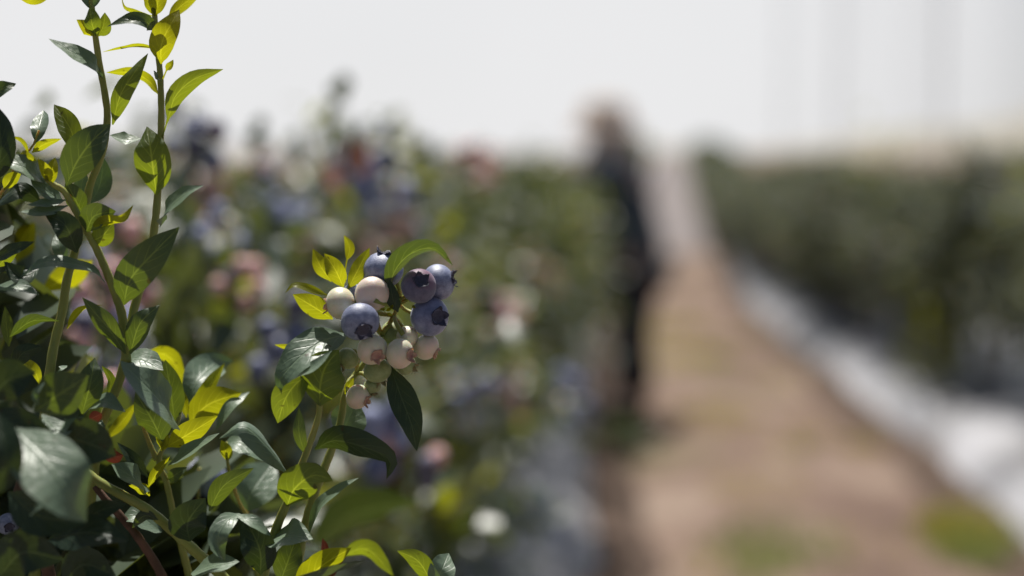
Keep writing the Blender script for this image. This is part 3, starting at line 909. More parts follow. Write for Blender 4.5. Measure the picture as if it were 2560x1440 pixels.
def fruit(parent, world, pal, n, separate=True, size=1.0):
    """a cluster hanging on a bush: the stalk is the part, each berry a sub-part"""
    st = bpy.data.objects.new('berry_cluster', STALK)
    COL.objects.link(st)
    inv = parent.matrix_basis.inverted()
    st.parent = parent
    st.location = inv @ world
    if separate:
        for v, r in cluster_spots(n):
            b = bpy.data.objects.new('berry', SPH[rs.choice(PAL[pal])])
            COL.objects.link(b)
            b.parent = st
            b.location = v * size
            b.scale = (r * size,) * 3
            b.rotation_euler = (rs.random() * 3, rs.random() * 3, rs.random() * 6)
    return st


def one_mesh_cluster(k):
    bag = Bag()
    names = ['blue', 'pink', 'pale', 'navy', 'purple', 'greenb']
    bag.add(stalk.v, stalk.f, 6)
    for v, r in cluster_spots(9):
        me = SPH['blue']
        vs = [Vector(x.co) * r + v for x in me.vertices]
        bag.add(vs, [tuple(p.vertices) for p in me.polygons], names.index(rs.choice(PAL[k])))
    return raw_mesh('berry_cluster', bag, [M[{'pink': 'rosy', 'blue': 'bloom'}.get(x, x)] for x in names] + [M['stem']])


CL = [one_mesh_cluster(k) for k in ('blue', 'pink', 'mix', 'pale', 'blue', 'mix')]


def make_bush(var, loc, rz, s, sz, label, group, clusters, near=False, kinds=None):
    root = empty('blueberry_bush', loc, rz)
    root.scale = (s, s, sz)
    tag(root, label, 'bush', group)
    fo, stm, tips = (kinds or VAR)[var]
    for nm, me in (('foliage', fo), ('stem', stm)):
        o = bpy.data.objects.new(nm, me)
        COL.objects.link(o)
        o.parent = root
    root_m = Matrix.LocRotScale(Vector(loc), Quaternion((0, 0, 1), rz), Vector((s, s, sz)))
    root.matrix_basis = root_m
    for t in rs.sample(tips, min(clusters, len(tips))):
        p = root_m @ (t * 0.97)
        if near:
            fruit(root, p, rs.choice(['blue', 'blue', 'pale', 'pale', 'mix']), rs.randint(4, 7), True)
        else:
            c = bpy.data.objects.new('berry_cluster', rs.choice(CL))
            COL.objects.link(c)
            c.parent = root
            c.location = t * 0.97
            c.rotation_euler = (0, 0, rs.random() * 6)
    return root


ORD = ['first', 'second', 'third', 'fourth', 'fifth', 'sixth', 'seventh', 'eighth', 'ninth', 'tenth', 'eleventh', 'twelfth']
LEFT = []
y = 1.24
k = 0
while y < 40:
    x = -0.50 + rs.uniform(-0.04, 0.04) + 0.12 * min(1, max(0, (y - 2.6) / 1.5))
    if k < 12:
        lab = f'{ORD[k]} blurred blueberry bush of the left row, counted from the sharp bush in front'
    else:
        lab = 'distant blueberry bush of the left row, far behind the person'
    s = rs.uniform(0.97, 1.08) * (0.95 if k < 3 else 1.0)
    o = make_bush(k % 5, (x + bend(y)[0], y, H_BED - 0.01 + bend(y)[1]), rs.random() * 6.28, s, s * (rs.uniform(1.03, 1.1) if k > 2 else 1.07), lab, 'blueberry bushes of the left row', 9 if k < 5 else (14 if k < 9 else 6), k < 4)
    LEFT.append((o, Vector((x, y, H_BED)), s))
    y += 0.86 + rs.uniform(-0.05, 0.05)
    k += 1
RIGHT = []
y = 3.9
k = 0
while y < 42:
    x = 1.97 + rs.uniform(-0.14, 0.1) - 0.3 * min(1, max(0, (y - 13) / 6)) + 0.16 * min(1, max(0, (8.5 - y) / 2))
    if k < 10:
        lab = f'{ORD[k]} blueberry bush of the right row, counted from the right edge of the photo'
    else:
        lab = 'distant blueberry bush of the right row where it narrows towards the path end'
    s = rs.uniform(1.12, 1.38) if k < 16 else rs.uniform(1.15, 1.22)
    o = make_bush((k * 2 + 1) % 5, (x + bend(y)[0], y, H_BED - 0.01 + bend(y)[1]), rs.random() * 6.28, s, (s * rs.uniform(0.84, 0.98) if k < 16 else s * 0.86), lab, 'blueberry bushes of the right row', 12 if k < 8 else 5, False, VARR)
    RIGHT.append((o, Vector((x, y, H_BED)), s))
    y += 0.86 + rs.uniform(-0.05, 0.05)
    k += 1


def on_bush(px, py, rows, ymax=7.0):
    """first crown surface met by the sight line through a pixel"""
    d = RAY(px, py)
    best = None
    for o, c, s in rows:
        if c.y > ymax: continue
        cen = Vector((c.x, c.y, c.z + 0.56 * s))
        e = Vector((0.46 * s, 0.46 * s, 0.5 * s))
        po = Vector(((CAM.x - cen.x) / e.x, (CAM.y - cen.y) / e.y, (CAM.z - cen.z) / e.z))
        pd = Vector((d.x / e.x, d.y / e.y, d.z / e.z))
        a, b, cc = pd.dot(pd), 2 * po.dot(pd), po.dot(po) - 1
        disc = b * b - 4 * a * cc
        if disc < 0:
            t = -b / (2 * a)
            miss = (po + pd * t).length
            if miss > 1.35: continue
            key = t + 5
        else:
            t = (-b - math.sqrt(disc)) / (2 * a)
            key = t
        if t > 0.8 and (best is None or key < best[0]): best = (key, t, o)
    return (CAM + d * (best[1] - 0.065), best[2]) if best else (None, None)


for px, py, pal, n, sz in [(935, 480, 'blue', 12, 1.5), (975, 520, 'blue', 9, 1.3), (940, 455, 'pale', 7, 1.3), (690, 572, 'blue', 10, 1.2), (640, 560, 'blue', 6, 1.1), (510, 495, 'pink', 8, 1.1),
                           (592, 676, 'pink', 5, 0.9), (735, 622, 'pink', 7, 1.1), (480, 350, 'navy', 8, 1.2), (1185, 412, 'pink', 9, 1.2), (1245, 792, 'pink', 9, 1.2),
                           (1330, 655, 'pink', 9, 1.3), (1190, 1005, 'blue', 10, 1.2), (1015, 1125, 'purple', 8, 1.1), (252, 880, 'purple', 8, 1.1), (240, 722, 'purple', 7, 1.1),
                           (1415, 1000, 'blue', 7, 1.2), (715, 850, 'navy', 9, 1.2), (930, 1065, 'blue', 8, 1.2), (300, 645, 'pink', 7, 1.2), (925, 600, 'purple', 9, 1.2),
                           (220, 930, 'purple', 6, 1.0), (985, 395, 'blue', 3, 1.0), (1380, 700, 'pale', 7, 1.2), (1290, 980, 'pale', 6, 1.0), (60, 780, 'blue', 7, 1.1), (860, 455, 'blue', 7, 1.1), (770, 560, 'blue', 7, 1.1), (1010, 560, 'purple', 7, 1.1), (560, 590, 'blue', 6, 1.0),
                           (1150, 960, 'blue', 7, 1.1), (660, 420, 'purple', 6, 1.0), (1080, 440, 'pale', 6, 1.1), (1420, 760, 'blue', 6, 1.1), (1130, 700, 'pale', 6, 1.1)]:
    p, o = on_bush(px, py, LEFT, 5.5)
    if p is not None: fruit(o, p, pal, n + 1, True, sz * 1.15)

# a tall whip and a reddish shoot standing above the crowns of the left row
tallb = LEFT[0][0]


def shoot_on(rootobj, d, pts, leaves):
    P3 = [W(px, py, d) for px, py in pts]
    inv = rootobj.matrix_basis.inverted()
    S = catmull([tuple(inv @ p) for p in P3], 10)
    V_, F_ = tube_geo(S, np.linspace(0.0022, 0.0014, 10), 6)
    st = bpy.data.objects.new('stem', raw_mesh('stem', (lambda b: (b.add(V_, F_), b)[1])(Bag()), [M['stem']]))
    COL.objects.link(st)
    st.parent = rootobj
    for (a, b_, wpx, mat) in leaves:
        p, q = W(a[0], a[1], d), W(b_[0], b_[1], d + 0.01)
        bag = Bag()
        small_leaf(bag, inv @ p, (inv @ q) - (inv @ p), inv.to_3x3() @ (-FWD + Vector((0.1, 0, 0.4))), (q - p).length, wpx / F * d, 0, rs.random())
        o = bpy.data.objects.new('leaf', raw_mesh('leaf', bag, [M[mat]]))
        COL.objects.link(o)
        o.parent = st


shoot_on(tallb, 1.45, [(800, 520), (812, 400), (818, 330), (835, 262), (858, 205)], [((858, 240), (862, 180), 46, 'bg_leaf'), ((850, 250), (822, 205), 36, 'bg_leaf'), ((838, 255), (868, 232), 40, 'bg_leaf'), ((820, 300), (832, 250), 34, 'bg_leaf'), ((814, 370), (830, 345), 26, 'bg_leaf'), ((828, 285), (810, 268), 24, 'bg_leaf')])
shoot_on(tallb, 1.5, [(840, 520), (865, 440), (890, 390), (905, 350)], [((865, 420), (925, 345), 60, 'bg_red'), ((870, 410), (890, 350), 50, 'bg_red'), ((850, 450), (800, 405), 56, 'bg_red'), ((870, 430), (930, 400), 50, 'bg_red'), ((855, 470), (820, 440), 50, 'bg_red')])
shoot_on(tallb, 1.4, [(620, 470), (640, 380), (650, 315)], [((645, 340), (655, 285), 40, 'bg_leaf'), ((642, 360), (605, 330), 40, 'bg_leaf'), ((640, 375), (680, 345), 40, 'bg_leaf')])
shoot_on(tallb, 1.35, [(470, 470), (480, 390), (478, 345)], [((480, 360), (470, 318), 40, 'bg_leaf'), ((480, 370), (520, 340), 40, 'bg_leaf'), ((478, 375), (440, 345), 36, 'bg_leaf')])

# a clump of bright new growth low on the right row
for cpx, cpy, n_ in ((2355, 850, 110), (2330, 960, 60), (2200, 420, 30)):
    p, o = on_bush(cpx, cpy, RIGHT, 12)
    if p is None: continue
    inv = o.matrix_basis.inverted()
    yb = Bag()
    for _ in range(n_):
        q = p + Vector((rs.gauss(0, 0.09), rs.gauss(0, 0.08), rs.gauss(0, 0.12)))
        small_leaf(yb, inv @ q, Vector((rs.gauss(-0.4, 0.5), rs.gauss(-0.3, 0.5), rs.uniform(0.1, 1))), Vector((0, -0.6, 0.8)) + Vector((rs.gauss(0, 0.4), rs.gauss(0, 0.4), 0)), rs.uniform(0.045, 0.065), rs.uniform(0.024, 0.032), 0, rs.random())
    yo = bpy.data.objects.new('foliage', raw_mesh('foliage', yb, [M['bg_young']]))
    COL.objects.link(yo)
    yo.parent = o

# ------------------------------------------------------------------ ground, path, plastic mulch


def grid_obj(name, xs, ys, zf, mat):
    V, Fs = [], []
    for yv in ys:
        for xv in xs: V.append((xv + bend(yv)[0], yv, zf(xv, yv) + bend(yv)[1]))
    nx = len(xs)
    for j in range(len(ys) - 1):
        for i in range(nx - 1):
            a = j * nx + i
            Fs.append((a, a + 1, a + nx + 1, a + nx))
    return mesh_obj(name, V, Fs, mat)


def dirt_mat(name, stops, scale, patch=None, stripe=False):
    m, nt, out = new_mat(name)
    pb = N(nt, 'ShaderNodeBsdfPrincipled', ins={'Roughness': 0.9, 'Specular IOR Level': 0.15})
    n1 = noise(nt, scale, 6, 0.62)
    n2 = noise(nt, scale * 14, 4, 0.6)
    col = ramp(nt, math_n(nt, 'ADD', math_n(nt, 'MULTIPLY', n1, 0.72), math_n(nt, 'MULTIPLY', n2, 0.28)), stops)
    if patch:
        g = ramp(nt, noise(nt, patch[1], 3, 0.5, dist=0.6), [(patch[2], (0, 0, 0)), (patch[2] + 0.12, (1, 1, 1))])
        col = mix_col(nt, g, col, patch[0])
    nt.links.new(col, pb.inputs['Base Color'])
    b = N(nt, 'ShaderNodeBump', ins={'Strength': 0.8, 'Distance': 0.02})
    nt.links.new(n2, b.inputs['Height'])
    nt.links.new(b.outputs[0], pb.inputs['Normal'])
    nt.links.new(pb.outputs[0], out.inputs['Surface'])
    return m


M['soil'] = dirt_mat('field_soil', [(0.3, (0.12, 0.08, 0.06)), (0.7, (0.2, 0.145, 0.105))], 1.2, ((0.12, 0.13, 0.05), 0.8, 0.6))
M['path'] = dirt_mat('path_dirt', [(0.32, (0.088, 0.057, 0.046)), (0.5, (0.185, 0.128, 0.10)), (0.66, (0.32, 0.256, 0.205))], 1.5, ((0.145, 0.125, 0.07), 1.3, 0.58))
gm = [-400, -120, -40, -15, -6, -3, -1.3, 0, 1.4, 3, 6, 15, 40, 120, 400]
tag(grid_obj('ground', gm, [-40, -10, 0, 3, 6, 10, 12, 14, 16, 18, 20, 22, 24, 26, 30, 35, 40, 50, 60, 80, 160, 420], lambda x, yv: 0.0, M['soil']), kind='structure')
px_ = np.linspace(-0.02, 1.5, 30)
rgp = np.random.default_rng(5)
bumps = [(rgp.uniform(0, 1.45), rgp.uniform(1, 60), rgp.uniform(0.1, 0.4), rgp.uniform(0.003, 0.012)) for _ in range(160)]


def path_z(x, yv):
    z = 0.006 + 0.02 * math.exp(-((x - 0.72) / 0.22) ** 2)
    for bx, by, r, h in bumps:
        dd = ((x - bx) ** 2 + (yv - by) ** 2) / (r * r)
        if dd < 6: z += h * math.exp(-dd)
    return z


tag(grid_obj('path', px_.tolist(), np.concatenate([np.linspace(-2, 14, 130), np.linspace(14.4, 22, 30)]).tolist(), path_z, M['path']), kind='structure')


M['gravel'] = dirt_mat('pale_gravel', [(0.3, (0.17, 0.15, 0.15)), (0.7, (0.25, 0.225, 0.222))], 1.2)
tag(grid_obj('gravel_path', np.linspace(0.0, 1.5, 12).tolist(), np.linspace(22.0, 62, 60).tolist(), lambda x, yv: 0.012 + 0.02 * math.exp(-((x - 0.72) / 0.22) ** 2), M['gravel']), kind='structure')


def film_mat():
    m, nt, out = new_mat('plastic_film')
    pb = N(nt, 'ShaderNodeBsdfPrincipled', ins={'Roughness': 0.38, 'Specular IOR Level': 0.45})
    n1 = noise(nt, 2.2, 5, 0.6)
    col = ramp(nt, n1, [(0.34, (0.19, 0.19, 0.205)), (0.5, (0.35, 0.35, 0.37)), (0.64, (0.47, 0.47, 0.50))])  # grey mottling paints shadow patches of the crumpled film
    dirt = ramp(nt, noise(nt, 5, 6, 0.7), [(0.56, (0, 0, 0)), (0.72, (1, 1, 1))])
    col = mix_col(nt, math_n(nt, 'MULTIPLY', dirt, 0.6), col, (0.24, 0.18, 0.13))
    nt.links.new(col, pb.inputs['Base Color'])
    b = N(nt, 'ShaderNodeBump', ins={'Strength': 0.6, 'Distance': 0.03})
    nt.links.new(noise(nt, 9, 3, 0.5, dist=1.2), b.inputs['Height'])
    nt.links.new(b.outputs[0], pb.inputs['Normal'])
    nt.links.new(pb.outputs[0], out.inputs['Surface'])
    return m


M['film'] = film_mat()
rgf = np.random.default_rng(9)
wr = [(rgf.uniform(0, 60), rgf.uniform(0.08, 0.3), rgf.uniform(-0.032, 0.032), rgf.uniform(-0.8, 0.8)) for _ in range(330)]


def bed(x0, x1, sgn):
    """a ridged bed under white film: x0 is the edge by the path, x1 the far edge"""
    xs = [x0, x0 + sgn * 0.06, x0 + sgn * 0.13, x0 + sgn * 0.2, x0 + sgn * 0.3, x0 + sgn * 0.45, x0 + sgn * 0.6, x0 + sgn * 0.8, x1 - sgn * 0.2, x1 - sgn * 0.1, x1]
    zs = [0.004, 0.075, 0.14, 0.18, 0.2, 0.21, 0.215, 0.21, 0.19, 0.1, 0.004]
    ys = np.concatenate([np.linspace(-1.5, 16, 240), np.linspace(16.4, 60, 80)])
    V, Fs = [], []
    for yv in ys:
        for i, (a, z) in enumerate(zip(xs, zs)):
            dz = 0.0
            if 0 < i < len(xs) - 1:
                for wy, ww, hh, sk in wr:
                    q = (yv - wy - sk * (a - x0)) / ww
                    if abs(q) < 2.5: dz += hh * math.exp(-q * q)
            edge = 0.03 * math.sin(yv * 2.3) + 0.02 * math.sin(yv * 5.1 + 1) if i == 0 else 0
            V.append((a + sgn * edge + bend(yv)[0], yv, z + dz + bend(yv)[1]))
    n = len(xs)
    for j in range(len(ys) - 1):
        for i in range(n - 1):
            k_ = j * n + i
            Fs.append((k_, k_ + 1, k_ + n + 1, k_ + n))
    return mesh_obj('plastic_mulch', V, Fs, M['film'])


tag(bed(0.03, -1.3, -1), kind='structure')
tag(bed(1.42, 2.98, 1), kind='structure')

# soil banked over the film's edges
def bank(x0, sgn):
    xs = [x0 - sgn * 0.16, x0 - sgn * 0.09, x0 - sgn * 0.03, x0 + sgn * 0.03, x0 + sgn * 0.06]
    zs = [0.006, 0.035, 0.05, 0.055, 0.035]
    V, Fs = [], []
    ys = np.concatenate([np.linspace(-1, 14, 190), np.linspace(14.3, 60, 90)])
    rb = np.random.default_rng(21)
    for yv in ys:
        sh = 0.03 * math.sin(yv * 2.3) + 0.02 * math.sin(yv * 5.1 + 1) + rb.normal(0, 0.012)
        for i, (a, z) in enumerate(zip(xs, zs)):
            V.append((a + sgn * sh + bend(yv)[0], yv, z + bend(yv)[1] + (rb.normal(0, 0.009) if 0 < i < 4 else 0)))
    for j in range(len(ys) - 1):
        for i in range(4):
            k_ = j * 5 + i
            Fs.append((k_, k_ + 1, k_ + 6, k_ + 5))
    return mesh_obj('soil_bank', V, Fs, M['bank'])


M['bank'] = dirt_mat('bank_soil', [(0.3, (0.07, 0.048, 0.038)), (0.7, (0.13, 0.092, 0.07))], 4)
tag(bank(0.03, -1), kind='structure')
tag(bank(1.42, 1), kind='structure')

# weeds and grass on the path
gr = Bag()
def tuft(cx, cy_, r, n, hgt, mi):
    for _ in range(n):
        a, q = rs.random() * 6.28, r * math.sqrt(rs.random())
        p = Vector((cx + q * math.cos(a), cy_ + q * 1.6 * math.sin(a), path_z(cx, cy_) - 0.004))
        d = Vector((rs.gauss(0, 0.5), rs.gauss(0, 0.5), 1))
        small_leaf(gr, p, d, Vector((rs.gauss(0, 1), rs.gauss(0, 1), 0.2)), hgt * rs.uniform(0.5, 1.1), 0.006 + 0.006 * rs.random(), mi, rs.random(), 0.2, rs.uniform(0, 0.5))
for (px, py, r, n, h, mi) in [(1960, 1385, 0.22, 300, 0.05, 0), (1900, 1400, 0.2, 160, 0.05, 0), (2400, 1350, 0.14, 300, 0.12, 1), (2440, 1400, 0.12, 200, 0.14, 0), (1790, 1060, 0.22, 380, 0.03, 1), (1900, 1240, 0.2, 200, 0.025, 1),
                              (1720, 900, 0.3, 520, 0.03, 1), (2160, 1120, 0.1, 120, 0.03, 1), (1690, 830, 0.3, 500, 0.03, 1)]:
    Yg = CAM.z * F / (py - 445)
    tuft((px - 1480) / F * Yg, Yg, r, n, h, mi)
for _ in range(60):
    tuft(rs.uniform(0.15, 1.35), rs.uniform(4.2, 22), rs.uniform(0.05, 0.25), 60, 0.03, rs.choice((0, 1, 1)))
M['grass'] = leaf_material('grass_blade', (0.12, 0.15, 0.06), (0.2, 0.23, 0.1), (0.3, 0.36, 0.09), (0.4, 0.46, 0.12), 0.4, rough=0.5, veins=False, wax=0.05)
M['grass_dry'] = leaf_material('grass_dry', (0.2, 0.19, 0.05), (0.28, 0.24, 0.08), (0.5, 0.46, 0.05), (0.6, 0.5, 0.06), 0.4, rough=0.6, veins=False, wax=0.05)
g = mesh_obj('grass', gr.v, gr.f, [M['grass'], M['grass_dry']], None, None, None, True, gr.m, gr.t)
tag(g, kind='stuff')
# a dark weed at the foot of the left bed
wd = empty('weed', (0.16, 6.3, 0.01))
tag(wd, 'dark low weed on the path at the edge of the left bed', 'weed')
wb = Bag()
for _ in range(150):
    a = rs.random() * 6.28
    d = Vector((math.cos(a), math.sin(a), rs.uniform(0.3, 1.6)))
    small_leaf(wb, Vector((rs.gauss(0, 0.05), rs.gauss(0, 0.05), rs.uniform(0.0, 0.10))), d, Vector((0, 0, 1)) + Vector((rs.gauss(0, .4), rs.gauss(0, .4), 0)), rs.uniform(0.05, 0.09), rs.uniform(0.02, 0.035), 0, rs.random())
o = bpy.data.objects.new('foliage', raw_mesh('foliage', wb, [M['bg_leaf']]))
COL.objects.link(o)
o.parent = wd

# ------------------------------------------------------------------ the person
PX, PY = 0.17, 7.25
person = None
M['skin'] = simple_mat('skin', (0.5, 0.33, 0.25), (0.58, 0.4, 0.31), 20, 0.5, 0.4, sss=0.15)
M['jacket'] = simple_mat('jacket_navy', (0.055, 0.07, 0.082), (0.10, 0.118, 0.138), 25, 0.85, 0.2, 0.4)
M['trousers'] = simple_mat('trousers_dark', (0.022, 0.023, 0.03), (0.05, 0.052, 0.062), 25, 0.85, 0.2, 0.4)
M['hat'] = leaf_material('hat_cloth', (0.8, 0.7, 0.62), (0.86, 0.77, 0.7), (0.84, 0.74, 0.66), (0.88, 0.79, 0.72), 0.5, rough=0.9, veins=False, spec=0.2, wax=0.0)
M['shoe'] = simple_mat('shoe', (0.02, 0.018, 0.016), (0.05, 0.04, 0.035), 30, 0.7)
M['hair'] = simple_mat('hair', (0.03, 0.022, 0.018), (0.06, 0.045, 0.035), 80, 0.6)
M['eye'] = simple_mat('eye', (0.02, 0.015, 0.01), (0.03, 0.02, 0.015), 10, 0.2)


def skin_obj(name, verts, edges, radii, mat, parent=None, sub=2, root=0):
    me = bpy.data.meshes.new(name)
    me.from_pydata([tuple(v) for v in verts], edges, [])
    me.materials.append(mat)
    o = bpy.data.objects.new(name, me)
    COL.objects.link(o)
    m = o.modifiers.new('Skin', 'SKIN')
    sk = me.skin_vertices[0].data
    for i, r in enumerate(radii):
        sk[i].radius = (r, r) if not isinstance(r, tuple) else r
        sk[i].use_root = (i == root)
    m.use_smooth_shade = True
    s = o.modifiers.new('Subdivision', 'SUBSURF')
    s.levels = s.render_levels = sub
    if parent is not None: o.parent = parent
    return o


# local frame: the person faces -X (towards the left row), +Y away from the camera
J = {}
def body_graph():
    v, e, r = [], [], []
    def add(p, rad, prev=None):
        v.append(p); r.append(rad)
        if prev is not None: e.append((prev, len(v) - 1))
        return len(v) - 1
    pel = add((0.05, 0, 0.86), (0.14, 0.12))
    sp1 = add((0.03, 0, 1.02), (0.13, 0.11), pel)
    ch = add((-0.02, 0, 1.22), (0.15, 0.12), sp1)
    nb = add((-0.06, 0, 1.36), (0.075, 0.07), ch)
    nk = add((-0.085, 0, 1.42), (0.055, 0.055), nb)
    hd = add((-0.10, 0, 1.49), (0.085, 0.075), nk)
    tp = add((-0.105, 0, 1.57), (0.085, 0.075), hd)
    add((-0.10, 0, 1.62), (0.05, 0.05), tp)
    J['hd'] = Vector((-0.105, 0, 1.53))
    for s in (-1, 1):
        hip = add((0.05, s * 0.09, 0.80), 0.095, pel)
        kn = add((0.03 - 0.02 * s, s * 0.10, 0.45), 0.06, hip)
        an = add((0.06, s * 0.10, 0.09), 0.042, kn)
        add((-0.06, s * 0.105, 0.035), 0.034, an)
        sh = add((-0.03, s * 0.17, 1.32), 0.062, ch)
        el = add((-0.16, s * 0.21, 1.08), 0.045, sh)
        wr_ = add((-0.38, s * 0.13, 1.12), 0.028, el)
        pa = add((-0.44, s * 0.12, 1.13), 0.027, wr_)
        for q, (dy, ln, dz) in enumerate([(-0.026, 0.062, 0.0), (-0.009, 0.072, 0.004), (0.009, 0.068, 0.002), (0.026, 0.052, -0.002)]):
            k0 = add((-0.475, s * 0.12 + dy, 1.132 + dz), 0.0095, pa)
            k1 = add((-0.475 - ln * 0.5, s * 0.12 + dy * 1.1, 1.126 + dz), 0.0085, k0)
            add((-0.475 - ln * 0.85, s * 0.12 + dy * 1.1, 1.10 + dz), 0.0075, k1)
        t0 = add((-0.455, s * 0.12 - s * 0.035, 1.12), 0.010, pa)
        add((-0.49, s * 0.12 - s * 0.052, 1.105), 0.008, t0)
    return v, e, r


v, e, r = body_graph()
person = skin_obj('person', v, e, r, M['skin'], None, 1)
person.location = (PX, PY, 0.01)
person.scale = (1.1, 1.1, 0.95)
person.rotation_euler = (0, 0, math.radians(-18))
tag(person, 'blurred person in dark jacket and trousers with pale beige hat standing on the path', 'person')
# jacket
jv = [(0.05, 0, 0.80), (0.04, 0, 0.95), (0.0, 0, 1.10), (-0.02, 0, 1.24), (-0.06, 0, 1.36), (-0.075, 0, 1.395)]
je = [(0, 1), (1, 2), (2, 3), (3, 4), (4, 5)]
jr = [(0.175, 0.15), (0.165, 0.14), (0.165, 0.135), (0.175, 0.14), (0.10, 0.095), (0.07, 0.07)]
for s in (-1, 1):
    b0 = len(jv)
    jv += [(-0.03, s * 0.175, 1.32), (-0.15, s * 0.215, 1.08), (-0.34, s * 0.145, 1.115)]
    je += [(3, b0), (b0, b0 + 1), (b0 + 1, b0 + 2)]
    jr += [0.078, 0.062, 0.046]
skin_obj('jacket', jv, je, jr, M['jacket'], person)
tv = [(0.05, 0, 0.88)]
te = []
tr_ = [(0.15, 0.13)]
for s in (-1, 1):
    b0 = len(tv)
    tv += [(0.05, s * 0.092, 0.78), (0.03 - 0.02 * s, s * 0.10, 0.45), (0.058, s * 0.10, 0.12)]
    te += [(0, b0), (b0, b0 + 1), (b0 + 1, b0 + 2)]
    tr_ += [0.112, 0.082, 0.068]
skin_obj('trousers', tv, te, tr_, M['trousers'], person)
for s in (-1, 1):
    skin_obj('shoe', [(0.095, s * 0.10, 0.042), (0.03, s * 0.10, 0.05), (-0.06, s * 0.105, 0.04), (-0.12, s * 0.107, 0.03)], [(0, 1), (1, 2), (2, 3)], [0.04, 0.046, 0.044, 0.03], M['shoe'], person)


def lathe(name, prof, mat, parent, loc, seg=28, sx=1.0, syy=1.0, wave=0.0):
    V, Fs = [], []
    for i, (r, z) in enumerate(prof):
        for k in range(seg):
            a = 2 * math.pi * k / seg
            V.append((r * sx * math.cos(a), r * syy * math.sin(a), z + wave * r * math.sin(2 * a + 0.6)))
    for i in range(len(prof) - 1):
        for k in range(seg):
            k2 = (k + 1) % seg
            Fs.append((i * seg + k, i * seg + k2, (i + 1) * seg + k2, (i + 1) * seg + k))
    me = bpy.data.meshes.new(name)
    me.from_pydata(V, [], Fs)
    me.materials.append(mat)
    me.polygons.foreach_set('use_smooth', np.ones(len(me.polygons), dtype=bool))
    o = bpy.data.objects.new(name, me)
    COL.objects.link(o)
    o.parent = parent
    o.location = loc
    return o


# sun hat with a brim and a cloth hanging over neck and shoulders
lathe('hat', [(0.0, 0.145), (0.05, 0.142), (0.085, 0.12), (0.105, 0.07), (0.112, 0.015), (0.13, 0.0), (0.155, -0.018), (0.157, -0.024), (0.13, -0.008), (0.108, 0.002), (0.10, 0.05)], M['hat'], person, (-0.10, 0, 1.56), 28, 1.1, 0.95, 0.12)
lathe('neck_cloth', [(0.098, 0.0), (0.108, -0.06), (0.115, -0.11), (0.14, -0.17), (0.19, -0.25), (0.185, -0.255), (0.132, -0.175), (0.105, -0.11), (0.095, -0.02)], M['hat'], person, (-0.07, 0, 1.56), 28, 0.95, 0.95, 0.05)
lathe('hair', [(0.0, 0.10), (0.06, 0.085), (0.088, 0.03), (0.09, -0.03), (0.07, -0.08), (0.02, -0.10)], M['hair'], person, (-0.082, 0, 1.55), 20, 0.95, 0.95)
lathe('nose', [(0.0, 0.02), (0.012, 0.0), (0.015, -0.018), (0.0, -0.024)], M['skin'], person, (-0.195, 0, 1.525), 10, 1.3, 0.9)
lathe('mouth', [(0.0, 0.006), (0.018, 0.002), (0.016, -0.004), (0.0, -0.008)], simple_mat('lips', (0.35, 0.13, 0.11), (0.42, 0.18, 0.15), 20, 0.5), person, (-0.180, 0, 1.478), 10, 0.5, 1.2)
for s in (-1, 1):
    lathe('eye', [(0.0, 0.009), (0.009, 0.004), (0.011, 0.0), (0.009, -0.004), (0.0, -0.009)], M['eye'], person, (-0.176, s * 0.032, 1.543), 10, 0.7, 1.2)
    lathe('ear', [(0.0, 0.03), (0.014, 0.02), (0.018, 0.0), (0.012, -0.02), (0.0, -0.03)], M['skin'], person, (-0.095, s * 0.082, 1.53), 10, 1.0, 0.5)

# ------------------------------------------------------------------ far hills and the windbreak net
M['hill'] = dirt_mat('hill_sand_hazed', [(0.3, (0.27, 0.25, 0.205)), (0.7, (0.36, 0.34, 0.29))], 0.03, ((0.22, 0.22, 0.13), 0.05, 0.58))  # beige sand paled towards the sky, distance haze in the colour
V, Fs = [], []
az = np.linspace(-60, 60, 161)
rh = np.random.default_rng(4)
for i, a in enumerate(az):
    h = 3.4 + 1.2 * math.sin(a * 0.21) + 0.7 * math.sin(a * 0.63 + 1)
    h += 7.5 * max(0, min(1, (a - 9) / 9)) ** 1.3
    h += rh.normal(0, 0.12)
    for rr_, kz in ((150, 0.0), (175, 0.55), (205, 1.0), (260, 0.8), (320, 0.0)):
        V.append((rr_ * math.sin(math.radians(a)), rr_ * math.cos(math.radians(a)), 1.4 + kz * h))
for i in range(len(az) - 1):
    for j in range(4):
        k_ = i * 5 + j
        Fs.append((k_, k_ + 5, k_ + 6, k_ + 1))
tag(mesh_obj('hills', V, Fs, M['hill']), kind='structure')


def net_mat():
    m, nt, out = new_mat('white_net')
    tr = N(nt, 'ShaderNodeBsdfTransparent')
    df = N(nt, 'ShaderNodeBsdfDiffuse', ins={'Color': (0.78, 0.8, 0.84, 1)})
    tl = N(nt, 'ShaderNodeBsdfTranslucent', ins={'Color': (0.78, 0.8, 0.84, 1)})
    ad = N(nt, 'ShaderNodeMixShader', ins={0: 0.55})
    nt.links.new(df.outputs[0], ad.inputs[1])
    nt.links.new(tl.outputs[0], ad.inputs[2])
    # woven in bands of different closeness
    at = N(nt, 'ShaderNodeAttribute', attribute_name='tint').outputs['Fac']
    mx = N(nt, 'ShaderNodeMixShader')
    nt.links.new(at, mx.inputs[0])
    nt.links.new(tr.outputs[0], mx.inputs[1])
    nt.links.new(ad.outputs[0], mx.inputs[2])
    nt.links.new(mx.outputs[0], out.inputs['Surface'])
    return m


